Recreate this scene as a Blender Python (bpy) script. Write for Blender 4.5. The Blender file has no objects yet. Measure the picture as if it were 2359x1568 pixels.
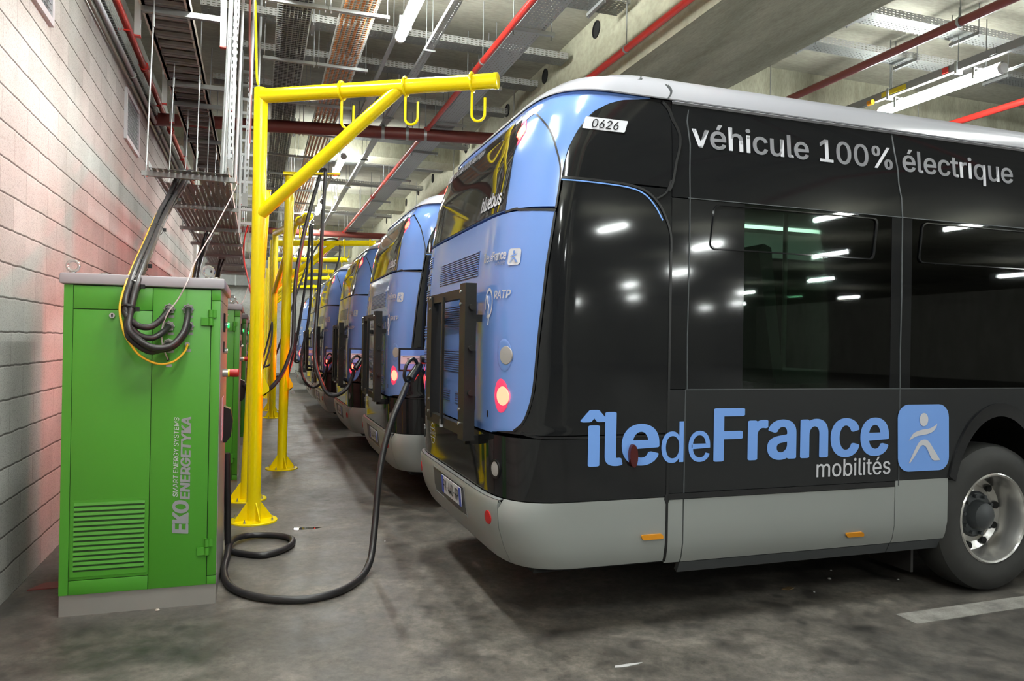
import bpy, bmesh, math, os, random
import numpy as np
from mathutils import Vector, Matrix
random.seed(7)
sc = bpy.context.scene
COL = sc.collection
PI = math.pi

# ------------------------------------------------------------------ camera, world, exposure
cam_d = bpy.data.cameras.new('camera'); cam = bpy.data.objects.new('camera', cam_d); COL.objects.link(cam)
_m = [[0.9463296835248607, -0.017262129647351788, -0.3227416133066433],
      [-0.3227397278074245, 0.0029715166754647653, -0.9464830892221144],
      [0.017297345880985263, 0.9998465827159112, -0.002759140588681371]]
cam.matrix_world = Matrix([_m[0] + [0.0], _m[1] + [0.0], _m[2] + [1.585], [0, 0, 0, 1]])
cam_d.sensor_width = 36.0; cam_d.lens = 1720.0 / 2359.0 * 36.0
cam_d.clip_start = 0.05; cam_d.clip_end = 200
sc.camera = cam
w = bpy.data.worlds.new('world'); sc.world = w; w.use_nodes = True
w.node_tree.nodes['Background'].inputs[0].default_value = (0.6, 0.65, 0.7, 1)
w.node_tree.nodes['Background'].inputs[1].default_value = 0.02
sc.view_settings.view_transform = 'Standard'; sc.view_settings.look = 'None'
sc.view_settings.gamma = 1.0; sc.view_settings.use_curve_mapping = False
sc.view_settings.exposure = -0.32
sc.cycles.use_denoising = True
sc.cycles.max_bounces = 8; sc.cycles.diffuse_bounces = 4; sc.cycles.glossy_bounces = 4
sc.cycles.transmission_bounces = 4; sc.cycles.transparent_max_bounces = 12
sc.cycles.caustics_reflective = False; sc.cycles.caustics_refractive = False
sc.cycles.sample_clamp_indirect = 6.0
sc.cycles.use_adaptive_sampling = True; sc.cycles.adaptive_threshold = 0.02
TUBE_POWER = 105.0
RED_POWER = 6.0

# ------------------------------------------------------------------ materials
def _mat(name):
    m = bpy.data.materials.new(name); m.use_nodes = True
    nt = m.node_tree
    return m, nt, nt.nodes['Principled BSDF']

def lk(nt, a, b): nt.links.new(a, b)

def nd(nt, typ, **kw):
    n = nt.nodes.new(typ)
    for k, v in kw.items():
        if k.startswith('i_'): n.inputs[k[2:].replace('_', ' ')].default_value = v
        else: setattr(n, k, v)
    return n

def plain(name, col, rough=0.5, metal=0.0, coat=0.0, var=0.06, scale=6.0, spec=0.5, bump=0.0):
    m, nt, p = _mat(name)
    p.inputs['Roughness'].default_value = rough; p.inputs['Metallic'].default_value = metal
    p.inputs['Coat Weight'].default_value = coat; p.inputs['Coat Roughness'].default_value = 0.04
    p.inputs['Specular IOR Level'].default_value = spec
    tc = nd(nt, 'ShaderNodeTexCoord'); nz = nd(nt, 'ShaderNodeTexNoise', i_Scale=scale, i_Detail=4.0)
    lk(nt, tc.outputs['Object'], nz.inputs['Vector'])
    mx = nd(nt, 'ShaderNodeMix', data_type='RGBA')
    mx.inputs[6].default_value = tuple(c * (1 - var) for c in col) + (1,)
    mx.inputs[7].default_value = tuple(min(1, c * (1 + var)) for c in col) + (1,)
    lk(nt, nz.outputs['Fac'], mx.inputs[0]); lk(nt, mx.outputs[2], p.inputs['Base Color'])
    if bump:
        b = nd(nt, 'ShaderNodeBump', i_Strength=bump, i_Distance=0.004)
        lk(nt, nz.outputs['Fac'], b.inputs['Height']); lk(nt, b.outputs[0], p.inputs['Normal'])
    return m

def emit(name, col, strength, base=(0.8, 0.8, 0.8)):
    m, nt, p = _mat(name)
    p.inputs['Base Color'].default_value = base + (1,)
    p.inputs['Emission Color'].default_value = col + (1,); p.inputs['Emission Strength'].default_value = strength
    p.inputs['Roughness'].default_value = 0.3
    return m

def ramp(nt, stops):
    r = nd(nt, 'ShaderNodeValToRGB'); e = r.color_ramp.elements
    while len(e) < len(stops): e.new(0.5)
    for el, (pos, c) in zip(e, stops): el.position = pos; el.color = c + (1,)
    return r

def concrete(name, c0, c1, rough=0.85, streak=(1, 1, 1), bump=0.25, scale=1.2, plank=0.0):
    m, nt, p = _mat(name); p.inputs['Roughness'].default_value = rough
    tc = nd(nt, 'ShaderNodeTexCoord'); mp = nd(nt, 'ShaderNodeMapping'); mp.inputs['Scale'].default_value = streak
    lk(nt, tc.outputs['Object'], mp.inputs[0])
    n1 = nd(nt, 'ShaderNodeTexNoise', i_Scale=scale, i_Detail=8.0, i_Roughness=0.62)
    n2 = nd(nt, 'ShaderNodeTexNoise', i_Scale=scale * 18, i_Detail=6.0, i_Roughness=0.6)
    lk(nt, mp.outputs[0], n1.inputs['Vector']); lk(nt, mp.outputs[0], n2.inputs['Vector'])
    r = ramp(nt, [(0.32, c0), (0.68, c1)]); lk(nt, n1.outputs['Fac'], r.inputs[0])
    mx = nd(nt, 'ShaderNodeMix', data_type='RGBA', blend_type='MULTIPLY'); mx.inputs[0].default_value = 1.0
    r2 = ramp(nt, [(0.3, (0.78, 0.78, 0.77)), (0.6, (1.0, 1.0, 1.0))]); lk(nt, n2.outputs['Fac'], r2.inputs[0])
    lk(nt, r.outputs[0], mx.inputs[6]); lk(nt, r2.outputs[0], mx.inputs[7]); lk(nt, mx.outputs[2], p.inputs['Base Color'])
    b = nd(nt, 'ShaderNodeBump', i_Strength=bump, i_Distance=0.01)
    lk(nt, n2.outputs['Fac'], b.inputs['Height']); lk(nt, b.outputs[0], p.inputs['Normal'])
    return m

def floor_mat():
    m, nt, p = _mat('floor_concrete')
    tc = nd(nt, 'ShaderNodeTexCoord')
    big = nd(nt, 'ShaderNodeTexNoise', i_Scale=0.8, i_Detail=10.0, i_Roughness=0.68, i_Distortion=0.6)
    mid = nd(nt, 'ShaderNodeTexNoise', i_Scale=4.5, i_Detail=8.0, i_Roughness=0.7)
    fine = nd(nt, 'ShaderNodeTexNoise', i_Scale=22.0, i_Detail=9.0, i_Roughness=0.72)
    mpx = nd(nt, 'ShaderNodeMapping'); mpx.inputs['Scale'].default_value = (1.0, 1.0, 1.0)
    mpx.inputs['Rotation'].default_value = (0, 0, 0.5)
    lk(nt, tc.outputs['Object'], mpx.inputs[0])
    for n in (big, mid, fine): lk(nt, mpx.outputs[0], n.inputs['Vector'])
    r = ramp(nt, [(0.30, (0.058, 0.055, 0.051)), (0.5, (0.135, 0.124, 0.111)), (0.72, (0.26, 0.24, 0.215))])
    lk(nt, big.outputs['Fac'], r.inputs[0])
    r2 = ramp(nt, [(0.34, (0.42, 0.42, 0.43)), (0.62, (1.15, 1.12, 1.08))]); lk(nt, mid.outputs['Fac'], r2.inputs[0])
    mx = nd(nt, 'ShaderNodeMix', data_type='RGBA', blend_type='MULTIPLY'); mx.inputs[0].default_value = 0.9
    lk(nt, r.outputs[0], mx.inputs[6]); lk(nt, r2.outputs[0], mx.inputs[7])
    # dark oil spots with a shape of their own
    vo = nd(nt, 'ShaderNodeTexVoronoi', i_Scale=2.6, i_Randomness=1.0)
    nzv = nd(nt, 'ShaderNodeTexNoise', i_Scale=9.0, i_Detail=3.0); mixv = nd(nt, 'ShaderNodeMix', data_type='VECTOR')
    mixv.inputs[0].default_value = 0.09
    lk(nt, mpx.outputs[0], mixv.inputs[4]); lk(nt, mpx.outputs[0], nzv.inputs['Vector']); lk(nt, nzv.outputs['Color'], mixv.inputs[5])
    lk(nt, mixv.outputs[1], vo.inputs['Vector'])
    rs = ramp(nt, [(0.05, (0.45, 0.45, 0.46)), (0.11, (1, 1, 1))]); lk(nt, vo.outputs['Distance'], rs.inputs[0])
    mx2 = nd(nt, 'ShaderNodeMix', data_type='RGBA', blend_type='MULTIPLY'); mx2.inputs[0].default_value = 0.8
    lk(nt, mx.outputs[2], mx2.inputs[6]); lk(nt, rs.outputs[0], mx2.inputs[7])
    rf = ramp(nt, [(0.36, (0.55, 0.55, 0.55)), (0.62, (1.15, 1.15, 1.15))]); lk(nt, fine.outputs['Fac'], rf.inputs[0])
    mx3 = nd(nt, 'ShaderNodeMix', data_type='RGBA', blend_type='MULTIPLY'); mx3.inputs[0].default_value = 0.8
    lk(nt, mx2.outputs[2], mx3.inputs[6]); lk(nt, rf.outputs[0], mx3.inputs[7])
    lk(nt, mx3.outputs[2], p.inputs['Base Color'])
    rr = ramp(nt, [(0.35, (0.36, 0.36, 0.36)), (0.65, (0.62, 0.62, 0.62))]); lk(nt, mid.outputs['Fac'], rr.inputs[0])
    lk(nt, rr.outputs[0], p.inputs['Roughness'])
    b = nd(nt, 'ShaderNodeBump', i_Strength=0.35, i_Distance=0.006)
    lk(nt, mid.outputs['Fac'], b.inputs['Height']); lk(nt, b.outputs[0], p.inputs['Normal'])
    return m

def block_mat():
    m, nt, p = _mat('concrete_blockwork'); p.inputs['Roughness'].default_value = 0.9
    tc = nd(nt, 'ShaderNodeTexCoord'); sx = nd(nt, 'ShaderNodeSeparateXYZ'); cx = nd(nt, 'ShaderNodeCombineXYZ')
    lk(nt, tc.outputs['Object'], sx.inputs[0])
    nzv = nd(nt, 'ShaderNodeTexNoise', i_Scale=7.0, i_Detail=3.0); lk(nt, tc.outputs['Object'], nzv.inputs['Vector'])
    wob = nd(nt, 'ShaderNodeMath', operation='MULTIPLY_ADD'); wob.inputs[1].default_value = 0.016
    lk(nt, nzv.outputs['Fac'], wob.inputs[0]); lk(nt, sx.outputs['Z'], wob.inputs[2])
    sub = nd(nt, 'ShaderNodeMath', operation='ADD'); sub.inputs[1].default_value = 0.322
    lk(nt, sx.outputs['Y'], sub.inputs[0])
    lk(nt, sub.outputs[0], cx.inputs['X']); lk(nt, wob.outputs[0], cx.inputs['Y'])
    br = nd(nt, 'ShaderNodeTexBrick', offset=0.5, squash=1.0)
    br.inputs['Scale'].default_value = 1.0; br.inputs['Brick Width'].default_value = 0.5; br.inputs['Row Height'].default_value = 0.2
    br.inputs['Mortar Size'].default_value = 0.004; br.inputs['Mortar Smooth'].default_value = 0.25; br.inputs['Bias'].default_value = 0.0
    br.inputs['Color1'].default_value = (0.43, 0.42, 0.395, 1); br.inputs['Color2'].default_value = (0.52, 0.51, 0.48, 1)
    br.inputs['Mortar'].default_value = (0.40, 0.38, 0.355, 1)
    lk(nt, cx.outputs[0], br.inputs['Vector'])
    n1 = nd(nt, 'ShaderNodeTexNoise', i_Scale=1.3, i_Detail=6.0); n2 = nd(nt, 'ShaderNodeTexNoise', i_Scale=130.0, i_Detail=4.0)
    lk(nt, tc.outputs['Object'], n1.inputs['Vector']); lk(nt, tc.outputs['Object'], n2.inputs['Vector'])
    r1 = ramp(nt, [(0.3, (0.80, 0.79, 0.77)), (0.7, (1.06, 1.06, 1.06))]); lk(nt, n1.outputs['Fac'], r1.inputs[0])
    r2 = ramp(nt, [(0.32, (0.62, 0.61, 0.60)), (0.5, (1.0, 1.0, 1.0))]); lk(nt, n2.outputs['Fac'], r2.inputs[0])
    a = nd(nt, 'ShaderNodeMix', data_type='RGBA', blend_type='MULTIPLY'); a.inputs[0].default_value = 1.0
    b_ = nd(nt, 'ShaderNodeMix', data_type='RGBA', blend_type='MULTIPLY'); b_.inputs[0].default_value = 0.8
    lk(nt, br.outputs['Color'], a.inputs[6]); lk(nt, r1.outputs[0], a.inputs[7])
    lk(nt, a.outputs[2], b_.inputs[6]); lk(nt, r2.outputs[0], b_.inputs[7])
    dv = nd(nt, 'ShaderNodeMath', operation='DIVIDE'); dv.inputs[1].default_value = 0.2; lk(nt, wob.outputs[0], dv.inputs[0])
    fr = nd(nt, 'ShaderNodeMath', operation='FRACT'); lk(nt, dv.outputs[0], fr.inputs[0])
    rj = ramp(nt, [(0.0, (0.16, 0.145, 0.13)), (0.050, (0.20, 0.185, 0.17)), (0.066, (1, 1, 1)), (1.0, (1, 1, 1))]); lk(nt, fr.outputs[0], rj.inputs[0])
    rj.color_ramp.elements[3].color = (1, 1, 1, 1)
    rl = ramp(nt, [(0.0, (1, 1, 1)), (0.955, (1, 1, 1)), (0.968, (1.22, 1.22, 1.22)), (1.0, (1.22, 1.22, 1.22))]); lk(nt, fr.outputs[0], rl.inputs[0])
    c_ = nd(nt, 'ShaderNodeMix', data_type='RGBA', blend_type='MULTIPLY'); c_.inputs[0].default_value = 0.9
    d_ = nd(nt, 'ShaderNodeMix', data_type='RGBA', blend_type='MULTIPLY'); d_.inputs[0].default_value = 1.0
    lk(nt, b_.outputs[2], c_.inputs[6]); lk(nt, rj.outputs[0], c_.inputs[7]); lk(nt, c_.outputs[2], d_.inputs[6]); lk(nt, rl.outputs[0], d_.inputs[7])
    lk(nt, d_.outputs[2], p.inputs['Base Color'])
    hm = nd(nt, 'ShaderNodeMath', operation='MULTIPLY_ADD'); hm.inputs[1].default_value = -0.5
    n2s = nd(nt, 'ShaderNodeMath', operation='MULTIPLY'); n2s.inputs[1].default_value = 0.22
    lk(nt, n2.outputs['Fac'], n2s.inputs[0]); lk(nt, br.outputs['Fac'], hm.inputs[0]); lk(nt, n2s.outputs[0], hm.inputs[2])
    bp = nd(nt, 'ShaderNodeBump', i_Strength=0.8, i_Distance=0.012)
    lk(nt, hm.outputs[0], bp.inputs['Height']); lk(nt, bp.outputs[0], p.inputs['Normal'])
    return m

def perforated(name, col, ua, va, pu, pv, fu, fv, rough=0.4, metal=0.6):
    """sheet metal with rows of punched slots: holes are real see-through openings"""
    m, nt, p = _mat(name)
    p.inputs['Base Color'].default_value = col + (1,); p.inputs['Roughness'].default_value = rough; p.inputs['Metallic'].default_value = metal
    tc = nd(nt, 'ShaderNodeTexCoord'); sx = nd(nt, 'ShaderNodeSeparateXYZ'); lk(nt, tc.outputs['Object'], sx.inputs[0])
    def cell(ax, pitch, frac):
        d = nd(nt, 'ShaderNodeMath', operation='DIVIDE'); d.inputs[1].default_value = pitch; lk(nt, sx.outputs[ax], d.inputs[0])
        f = nd(nt, 'ShaderNodeMath', operation='FRACT'); lk(nt, d.outputs[0], f.inputs[0])
        s = nd(nt, 'ShaderNodeMath', operation='SUBTRACT'); s.inputs[1].default_value = 0.5; lk(nt, f.outputs[0], s.inputs[0])
        ab = nd(nt, 'ShaderNodeMath', operation='ABSOLUTE'); lk(nt, s.outputs[0], ab.inputs[0])
        l = nd(nt, 'ShaderNodeMath', operation='LESS_THAN'); l.inputs[1].default_value = frac / 2; lk(nt, ab.outputs[0], l.inputs[0])
        return l
    a, b = cell(ua, pu, fu), cell(va, pv, fv)
    mu = nd(nt, 'ShaderNodeMath', operation='MULTIPLY'); lk(nt, a.outputs[0], mu.inputs[0]); lk(nt, b.outputs[0], mu.inputs[1])
    tr = nd(nt, 'ShaderNodeBsdfTransparent'); ms = nd(nt, 'ShaderNodeMixShader')
    lk(nt, mu.outputs[0], ms.inputs[0]); lk(nt, p.outputs[0], ms.inputs[1]); lk(nt, tr.outputs[0], ms.inputs[2])
    lk(nt, ms.outputs[0], nt.nodes['Material Output'].inputs[0])
    return m

def glass(name, tint, gloss_rough=0.02):
    m, nt, p = _mat(name); nt.nodes.remove(p)
    tr = nd(nt, 'ShaderNodeBsdfTransparent'); tr.inputs[0].default_value = tint + (1,)
    gl = nd(nt, 'ShaderNodeBsdfGlossy'); gl.inputs['Roughness'].default_value = gloss_rough; gl.inputs[0].default_value = (1, 1, 1, 1)
    fr = nd(nt, 'ShaderNodeFresnel', i_IOR=1.5); ms = nd(nt, 'ShaderNodeMixShader')
    lk(nt, fr.outputs[0], ms.inputs[0]); lk(nt, tr.outputs[0], ms.inputs[1]); lk(nt, gl.outputs[0], ms.inputs[2])
    lk(nt, ms.outputs[0], nt.nodes['Material Output'].inputs[0])
    return m

M = dict(
    floor=floor_mat(), block=block_mat(),
    conc=concrete('ceiling_concrete', (0.28, 0.272, 0.215), (0.46, 0.445, 0.36), streak=(0.5, 1.6, 1)),
    conc_beam=concrete('beam_concrete', (0.27, 0.265, 0.19), (0.46, 0.445, 0.335), streak=(2.2, 0.45, 0.6), scale=1.6),
    conc_grey=concrete('grey_concrete', (0.36, 0.35, 0.31), (0.50, 0.49, 0.44), streak=(2, 2, 0.5)),
    conc_pale=concrete('painted_wall', (0.66, 0.67, 0.62), (0.78, 0.79, 0.75), scale=0.6),
    line=concrete('worn_line_paint', (0.17, 0.16, 0.15), (0.34, 0.325, 0.30), scale=7.0),
    blue=plain('blue_bus_paint', (0.145, 0.265, 0.62), 0.18, coat=0.6, var=0.02, scale=1.5),
    blue_dark=plain('blue_louvre_paint', (0.03, 0.06, 0.16), 0.35, var=0.03),
    black=plain('gloss_black_panel', (0.010, 0.0104, 0.0115), 0.06, coat=0.0, var=0.05, scale=1.0, spec=0.42),
    blackm=plain('satin_black_panel', (0.014, 0.0147, 0.016), 0.28, var=0.08, scale=2.0, spec=0.32),
    seam=plain('panel_gap_rubber', (0.006, 0.006, 0.007), 0.35),
    rubber=plain('black_rubber', (0.014, 0.013, 0.013), 0.42, var=0.2, scale=20),
    tyre=plain('tyre_rubber', (0.020, 0.020, 0.019), 0.65, var=0.25, scale=14, bump=0.15),
    silver=plain('silver_skirt_paint', (0.29, 0.305, 0.295), 0.34, metal=0.25, var=0.03, scale=2),
    anth=plain('anthracite_sill', (0.045, 0.05, 0.055), 0.45),
    white=plain('white_roof_paint', (0.38, 0.38, 0.415), 0.22, coat=0.3, var=0.02),
    decalw=plain('pale_grey_vinyl', (0.56, 0.56, 0.60), 0.45, var=0.01),
    decalb=plain('light_blue_vinyl', (0.16, 0.33, 0.76), 0.40, var=0.01),
    ink=plain('black_ink', (0.01, 0.01, 0.012), 0.5),
    plateblue=plain('plate_blue', (0.02, 0.06, 0.42), 0.4),
    platew=plain('plate_white', (0.62, 0.62, 0.64), 0.35, var=0.01),
    rackm=plain('rack_powder_coat', (0.016, 0.015, 0.014), 0.45, spec=0.2),
    chrome=plain('polished_alloy', (0.66, 0.65, 0.63), 0.22, metal=0.85, var=0.05),
    steel=plain('brushed_stainless_steel', (0.46, 0.44, 0.41), 0.36, metal=0.65, var=0.12, scale=3),
    galv=plain('galvanised_steel', (0.47, 0.49, 0.49), 0.42, metal=0.55, var=0.14, scale=9),
    galvdark=plain('dull_galvanised_steel', (0.27, 0.275, 0.27), 0.5, metal=0.45, var=0.15, scale=9),
    cream=plain('cream_painted_metal', (0.60, 0.53, 0.46), 0.5, var=0.05),
    rungm=plain('grey_tray_rung', (0.17, 0.157, 0.15), 0.5, var=0.06),
    green=plain('green_cabinet_paint', (0.062, 0.275, 0.022), 0.38, var=0.025, scale=40),
    greendark=plain('green_gap_shadow', (0.012, 0.05, 0.006), 0.6),
    lid=plain('grey_lid_paint', (0.36, 0.335, 0.355), 0.42, var=0.02),
    yellow=plain('yellow_gloss_paint', (0.98, 0.76, 0.0), 0.22, coat=0.2, var=0.02),
    redpipe=plain('red_pipe_paint', (0.62, 0.035, 0.025), 0.30, var=0.08),
    darkred=plain('dark_red_pipe_paint', (0.20, 0.045, 0.038), 0.40, var=0.1),
    redcap=plain('red_plastic', (0.50, 0.02, 0.015), 0.4),
    orange=plain('orange_conduit', (0.78, 0.30, 0.09), 0.5, var=0.08),
    cableblk=plain('black_cable_sheath', (0.017, 0.016, 0.017), 0.40, var=0.15),
    cabledk=plain('dark_grey_cable', (0.035, 0.034, 0.034), 0.5, var=0.2),
    earth=plain('yellow_green_earth_wire', (0.78, 0.48, 0.02), 0.4),
    wirew=plain('pale_wire', (0.55, 0.48, 0.46), 0.5),
    pvcwhite=plain('white_pvc_conduit', (0.68, 0.67, 0.69), 0.35),
    pvcbrown=plain('steel_conduit', (0.45, 0.41, 0.36), 0.3, metal=0.5),
    trayw=plain('wire_basket_steel', (0.50, 0.52, 0.50), 0.4, metal=0.5),
    amber=plain('amber_reflector', (0.62, 0.24, 0.01), 0.25),
    redrefl=plain('red_reflector', (0.45, 0.012, 0.012), 0.2),
    darklens=plain('smoked_red_lens', (0.06, 0.008, 0.008), 0.12),
    lamplens=plain('clear_lamp_lens', (0.36, 0.34, 0.33), 0.2),
    pink=emit('glowing_lamp_dish', (1.0, 0.05, 0.16), 0.75, (0.5, 0.05, 0.1)),
    plastic=plain('grey_plastic', (0.24, 0.245, 0.245), 0.4),
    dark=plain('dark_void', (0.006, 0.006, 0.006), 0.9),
    interior=plain('bus_interior_grey', (0.16, 0.17, 0.16), 0.6),
    ceilin=plain('bus_headliner', (0.55, 0.60, 0.56), 0.6),
    seat=plain('seat_shell', (0.24, 0.27, 0.26), 0.5),
    glass=glass('tinted_bus_glass', (0.36, 0.46, 0.40)),
    rearglass=plain('dark_rear_glass', (0.018, 0.017, 0.016), 0.035, coat=0.5, var=0.3, scale=1.2),
    sticker=plain('pink_sticker', (0.62, 0.42, 0.47), 0.5),
    yellowlab=plain('yellow_label', (0.75, 0.58, 0.02), 0.5),
    leaf=plain('dry_leaf', (0.20, 0.13, 0.06), 0.7), paper=plain('white_paper', (0.55, 0.55, 0.55), 0.7),
    ventdark=plain('vent_mesh_backing', (0.10, 0.10, 0.11), 0.7),
    tube=emit('lit_tube_diffuser', (0.93, 1.0, 0.95), TUBE_POWER),
    inlamp=emit('interior_strip_lamp', (0.85, 1.0, 0.9), 9.0),
    tube_aisle=emit('lit_tube_diffuser_boosted', (0.95, 1.0, 0.97), TUBE_POWER * 2.0),  # aisle and far tubes, strength raised to brighten the far end
    tubeoff=plain('unlit_tube_diffuser', (0.72, 0.72, 0.72), 0.3),
    redled=emit('lit_tail_lamp', (1.0, 0.035, 0.02), 26.0, (0.5, 0.02, 0.02)),
    greenled=emit('lit_green_indicator', (0.0, 1.0, 0.12), 3.0, (0.02, 0.5, 0.05)),
    perf_tray=perforated('perforated_tray_sheet', (0.16, 0.16, 0.155), 'X', 'Y', 0.045, 0.05, 0.36, 0.60, 0.45, 0.4),
    perf_pale=perforated('pale_perforated_tray_sheet', (0.52, 0.54, 0.54), 'X', 'Y', 0.036, 0.05, 0.34, 0.42, 0.45, 0.4),
    perf_cross=perforated('cross_tray_sheet', (0.20, 0.21, 0.20), 'X', 'Y', 0.05, 0.036, 0.50, 0.34, 0.45, 0.4),
    perf_side=perforated('cross_tray_flange', (0.36, 0.36, 0.34), 'X', 'Z', 0.05, 0.025, 0.55, 0.34, 0.5, 0.3),
    perf_post=perforated('slotted_post_sheet', (0.40, 0.41, 0.42), 'X', 'Z', 0.034, 0.06, 0.30, 0.55, 0.4, 0.5),
)

# ------------------------------------------------------------------ mesh builder
class MB:
    def __init__(self): self.v = []; self.f = []
    def add(self, vs, fs):
        o = len(self.v); self.v += [tuple(map(float, p)) for p in vs]; self.f += [tuple(o + i for i in f) for f in fs]; return self
    def box(self, c, s, rz=0.0, bev=0.0, mat=None):
        x, y, z = (d / 2 for d in s)
        if bev:
            bm = bmesh.new(); bmesh.ops.create_cube(bm, size=1.0)
            bmesh.ops.scale(bm, vec=s, verts=bm.verts)
            bmesh.ops.bevel(bm, geom=bm.edges[:], offset=bev, segments=2, affect='EDGES', profile=0.5)
            vs = [p.co[:] for p in bm.verts]; bm.verts.index_update(); fs = [[p.index for p in f.verts] for f in bm.faces]; bm.free()
        else:
            vs = [(-x, -y, -z), (x, -y, -z), (x, y, -z), (-x, y, -z), (-x, -y, z), (x, -y, z), (x, y, z), (-x, y, z)]
            fs = [(3, 2, 1, 0), (4, 5, 6, 7), (0, 1, 5, 4), (1, 2, 6, 5), (2, 3, 7, 6), (3, 0, 4, 7)]
        cs, sn = math.cos(rz), math.sin(rz)
        return self.add([(c[0] + a * cs - b * sn, c[1] + a * sn + b * cs, c[2] + d) for a, b, d in vs], fs)
    def lohi(self, a, b, bev=0.0):
        return self.box([(p + q) / 2 for p, q in zip(a, b)], [abs(q - p) for p, q in zip(a, b)], 0, bev)
    def tube(self, pts, r, n=10, caps=True, closed=False):
        P = [Vector(p) for p in pts]; N_ = len(P)
        rs = r if isinstance(r, (list, tuple)) else [r] * N_
        T = []
        for i in range(N_):
            a = P[(i - 1) % N_] if (closed or i) else P[i]; b = P[(i + 1) % N_] if (closed or i < N_ - 1) else P[i]
            t = (b - a); T.append(t.normalized() if t.length > 1e-9 else Vector((0, 0, 1)))
        up = Vector((0, 0, 1)) if abs(T[0].z) < 0.9 else Vector((1, 0, 0))
        nrm = (up - T[0] * up.dot(T[0])).normalized()
        vs = []
        for i in range(N_):
            nrm = (nrm - T[i] * nrm.dot(T[i])); nrm = nrm.normalized() if nrm.length > 1e-6 else T[i].orthogonal().normalized()
            bn = T[i].cross(nrm)
            for k in range(n):
                an = 2 * PI * k / n; vs.append(P[i] + (nrm * math.cos(an) + bn * math.sin(an)) * rs[i])
        fs = []
        for i in range(N_ if closed else N_ - 1):
            j = (i + 1) % N_
            for k in range(n): fs.append((i * n + k, i * n + (k + 1) % n, j * n + (k + 1) % n, j * n + k))
        if caps and not closed:
            fs.append(tuple(reversed(range(n)))); fs.append(tuple((N_ - 1) * n + k for k in range(n)))
        return self.add(vs, fs)
    def cyl(self, a, b, r, n=20, r2=None): return self.tube([a, b], [r, r if r2 is None else r2], n)
    def lathe(self, prof, c, axis, n=28, closed_prof=False):
        """prof = [(radius, along)], revolved about axis through c"""
        ax = Vector(axis).normalized(); u = ax.orthogonal().normalized(); v = ax.cross(u); C_ = Vector(c)
        vs = []
        for r, h in prof:
            for k in range(n):
                an = 2 * PI * k / n; vs.append(C_ + ax * h + (u * math.cos(an) + v * math.sin(an)) * max(r, 1e-4))
        fs = []
        m = len(prof)
        for i in range(m if closed_prof else m - 1):
            j = (i + 1) % m
            for k in range(n): fs.append((i * n + k, i * n + (k + 1) % n, j * n + (k + 1) % n, j * n + k))
        return self.add(vs, fs)
    def prism(self, poly, fn, t0, t1):
        """2-D polygon extruded: fn(a, b, t) -> point"""
        n = len(poly); vs = [fn(a, b, t0) for a, b in poly] + [fn(a, b, t1) for a, b in poly]
        fs = [tuple(range(n)), tuple(reversed(range(n, 2 * n)))] + [(i, (i + 1) % n, n + (i + 1) % n, n + i) for i in range(n)]
        return self.add(vs, fs)
    def sphere(self, c, r, n=12):
        return self.lathe([(r * math.sin(PI * i / n), -r * math.cos(PI * i / n)) for i in range(n + 1)], c, (0, 0, 1), n * 2)
    def build(self, name, mat, parent=None, ang=35, smooth=True, origin=None):
        me = bpy.data.meshes.new(name)
        vs = np.array(self.v, float)
        if parent is not None: off = np.array(parent.get('_wl', (0, 0, 0)), float); loc = (0, 0, 0)
        elif origin is not None: off = np.array(origin, float); loc = tuple(off)
        else:
            lo, hi = vs.min(0), vs.max(0); off = np.array([(lo[0] + hi[0]) / 2, (lo[1] + hi[1]) / 2, lo[2]]); loc = tuple(off)
        me.from_pydata((vs - off).tolist(), [], self.f)
        bm = bmesh.new(); bm.from_mesh(me); bmesh.ops.recalc_face_normals(bm, faces=bm.faces[:]); bm.to_mesh(me); bm.free()
        me.validate(); me.update()
        if smooth:
            me.shade_smooth(); me.set_sharp_from_angle(angle=math.radians(ang))
        me.materials.append(M[mat] if isinstance(mat, str) else mat)
        o = bpy.data.objects.new(name, me); COL.objects.link(o)
        if parent is not None: o.parent = parent; o['_wl'] = list(off)
        else: o.location = loc; o['_wl'] = list(off)
        return o

def tag(o, label, cat=None, group=None, kind=None):
    o['label'] = label
    if cat: o['category'] = cat
    if group: o['group'] = group
    if kind: o['kind'] = kind
    return o

def thing(name, loc, label, cat, group=None):
    o = bpy.data.objects.new(name, None); COL.objects.link(o); o.location = loc; o['_wl'] = list(loc)
    o.empty_display_size = 0.1
    return tag(o, label, cat, group)

def struct(name, mb, mat, label=None, smooth=True):
    o = mb.build(name, mat, smooth=smooth); o['kind'] = 'structure'
    if label: o['label'] = label
    return o

def copy_tree(o, parent=None):
    c = o.copy(); COL.objects.link(c)
    if parent is not None:
        c.parent = parent
    for ch in [x for x in o.children]: copy_tree(ch, c)
    return c

def spline(pts, n=8):
    P = [Vector(p) for p in pts]; out = []
    for i in range(len(P) - 1):
        p0 = P[max(i - 1, 0)]; p1 = P[i]; p2 = P[i + 1]; p3 = P[min(i + 2, len(P) - 1)]
        for k in range(n):
            t = k / n
            out.append(0.5 * ((2 * p1) + (p2 - p0) * t + (2 * p0 - 5 * p1 + 4 * p2 - p3) * t * t + (3 * p1 - p0 - 3 * p2 + p3) * t ** 3))
    out.append(P[-1]); return out

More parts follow.
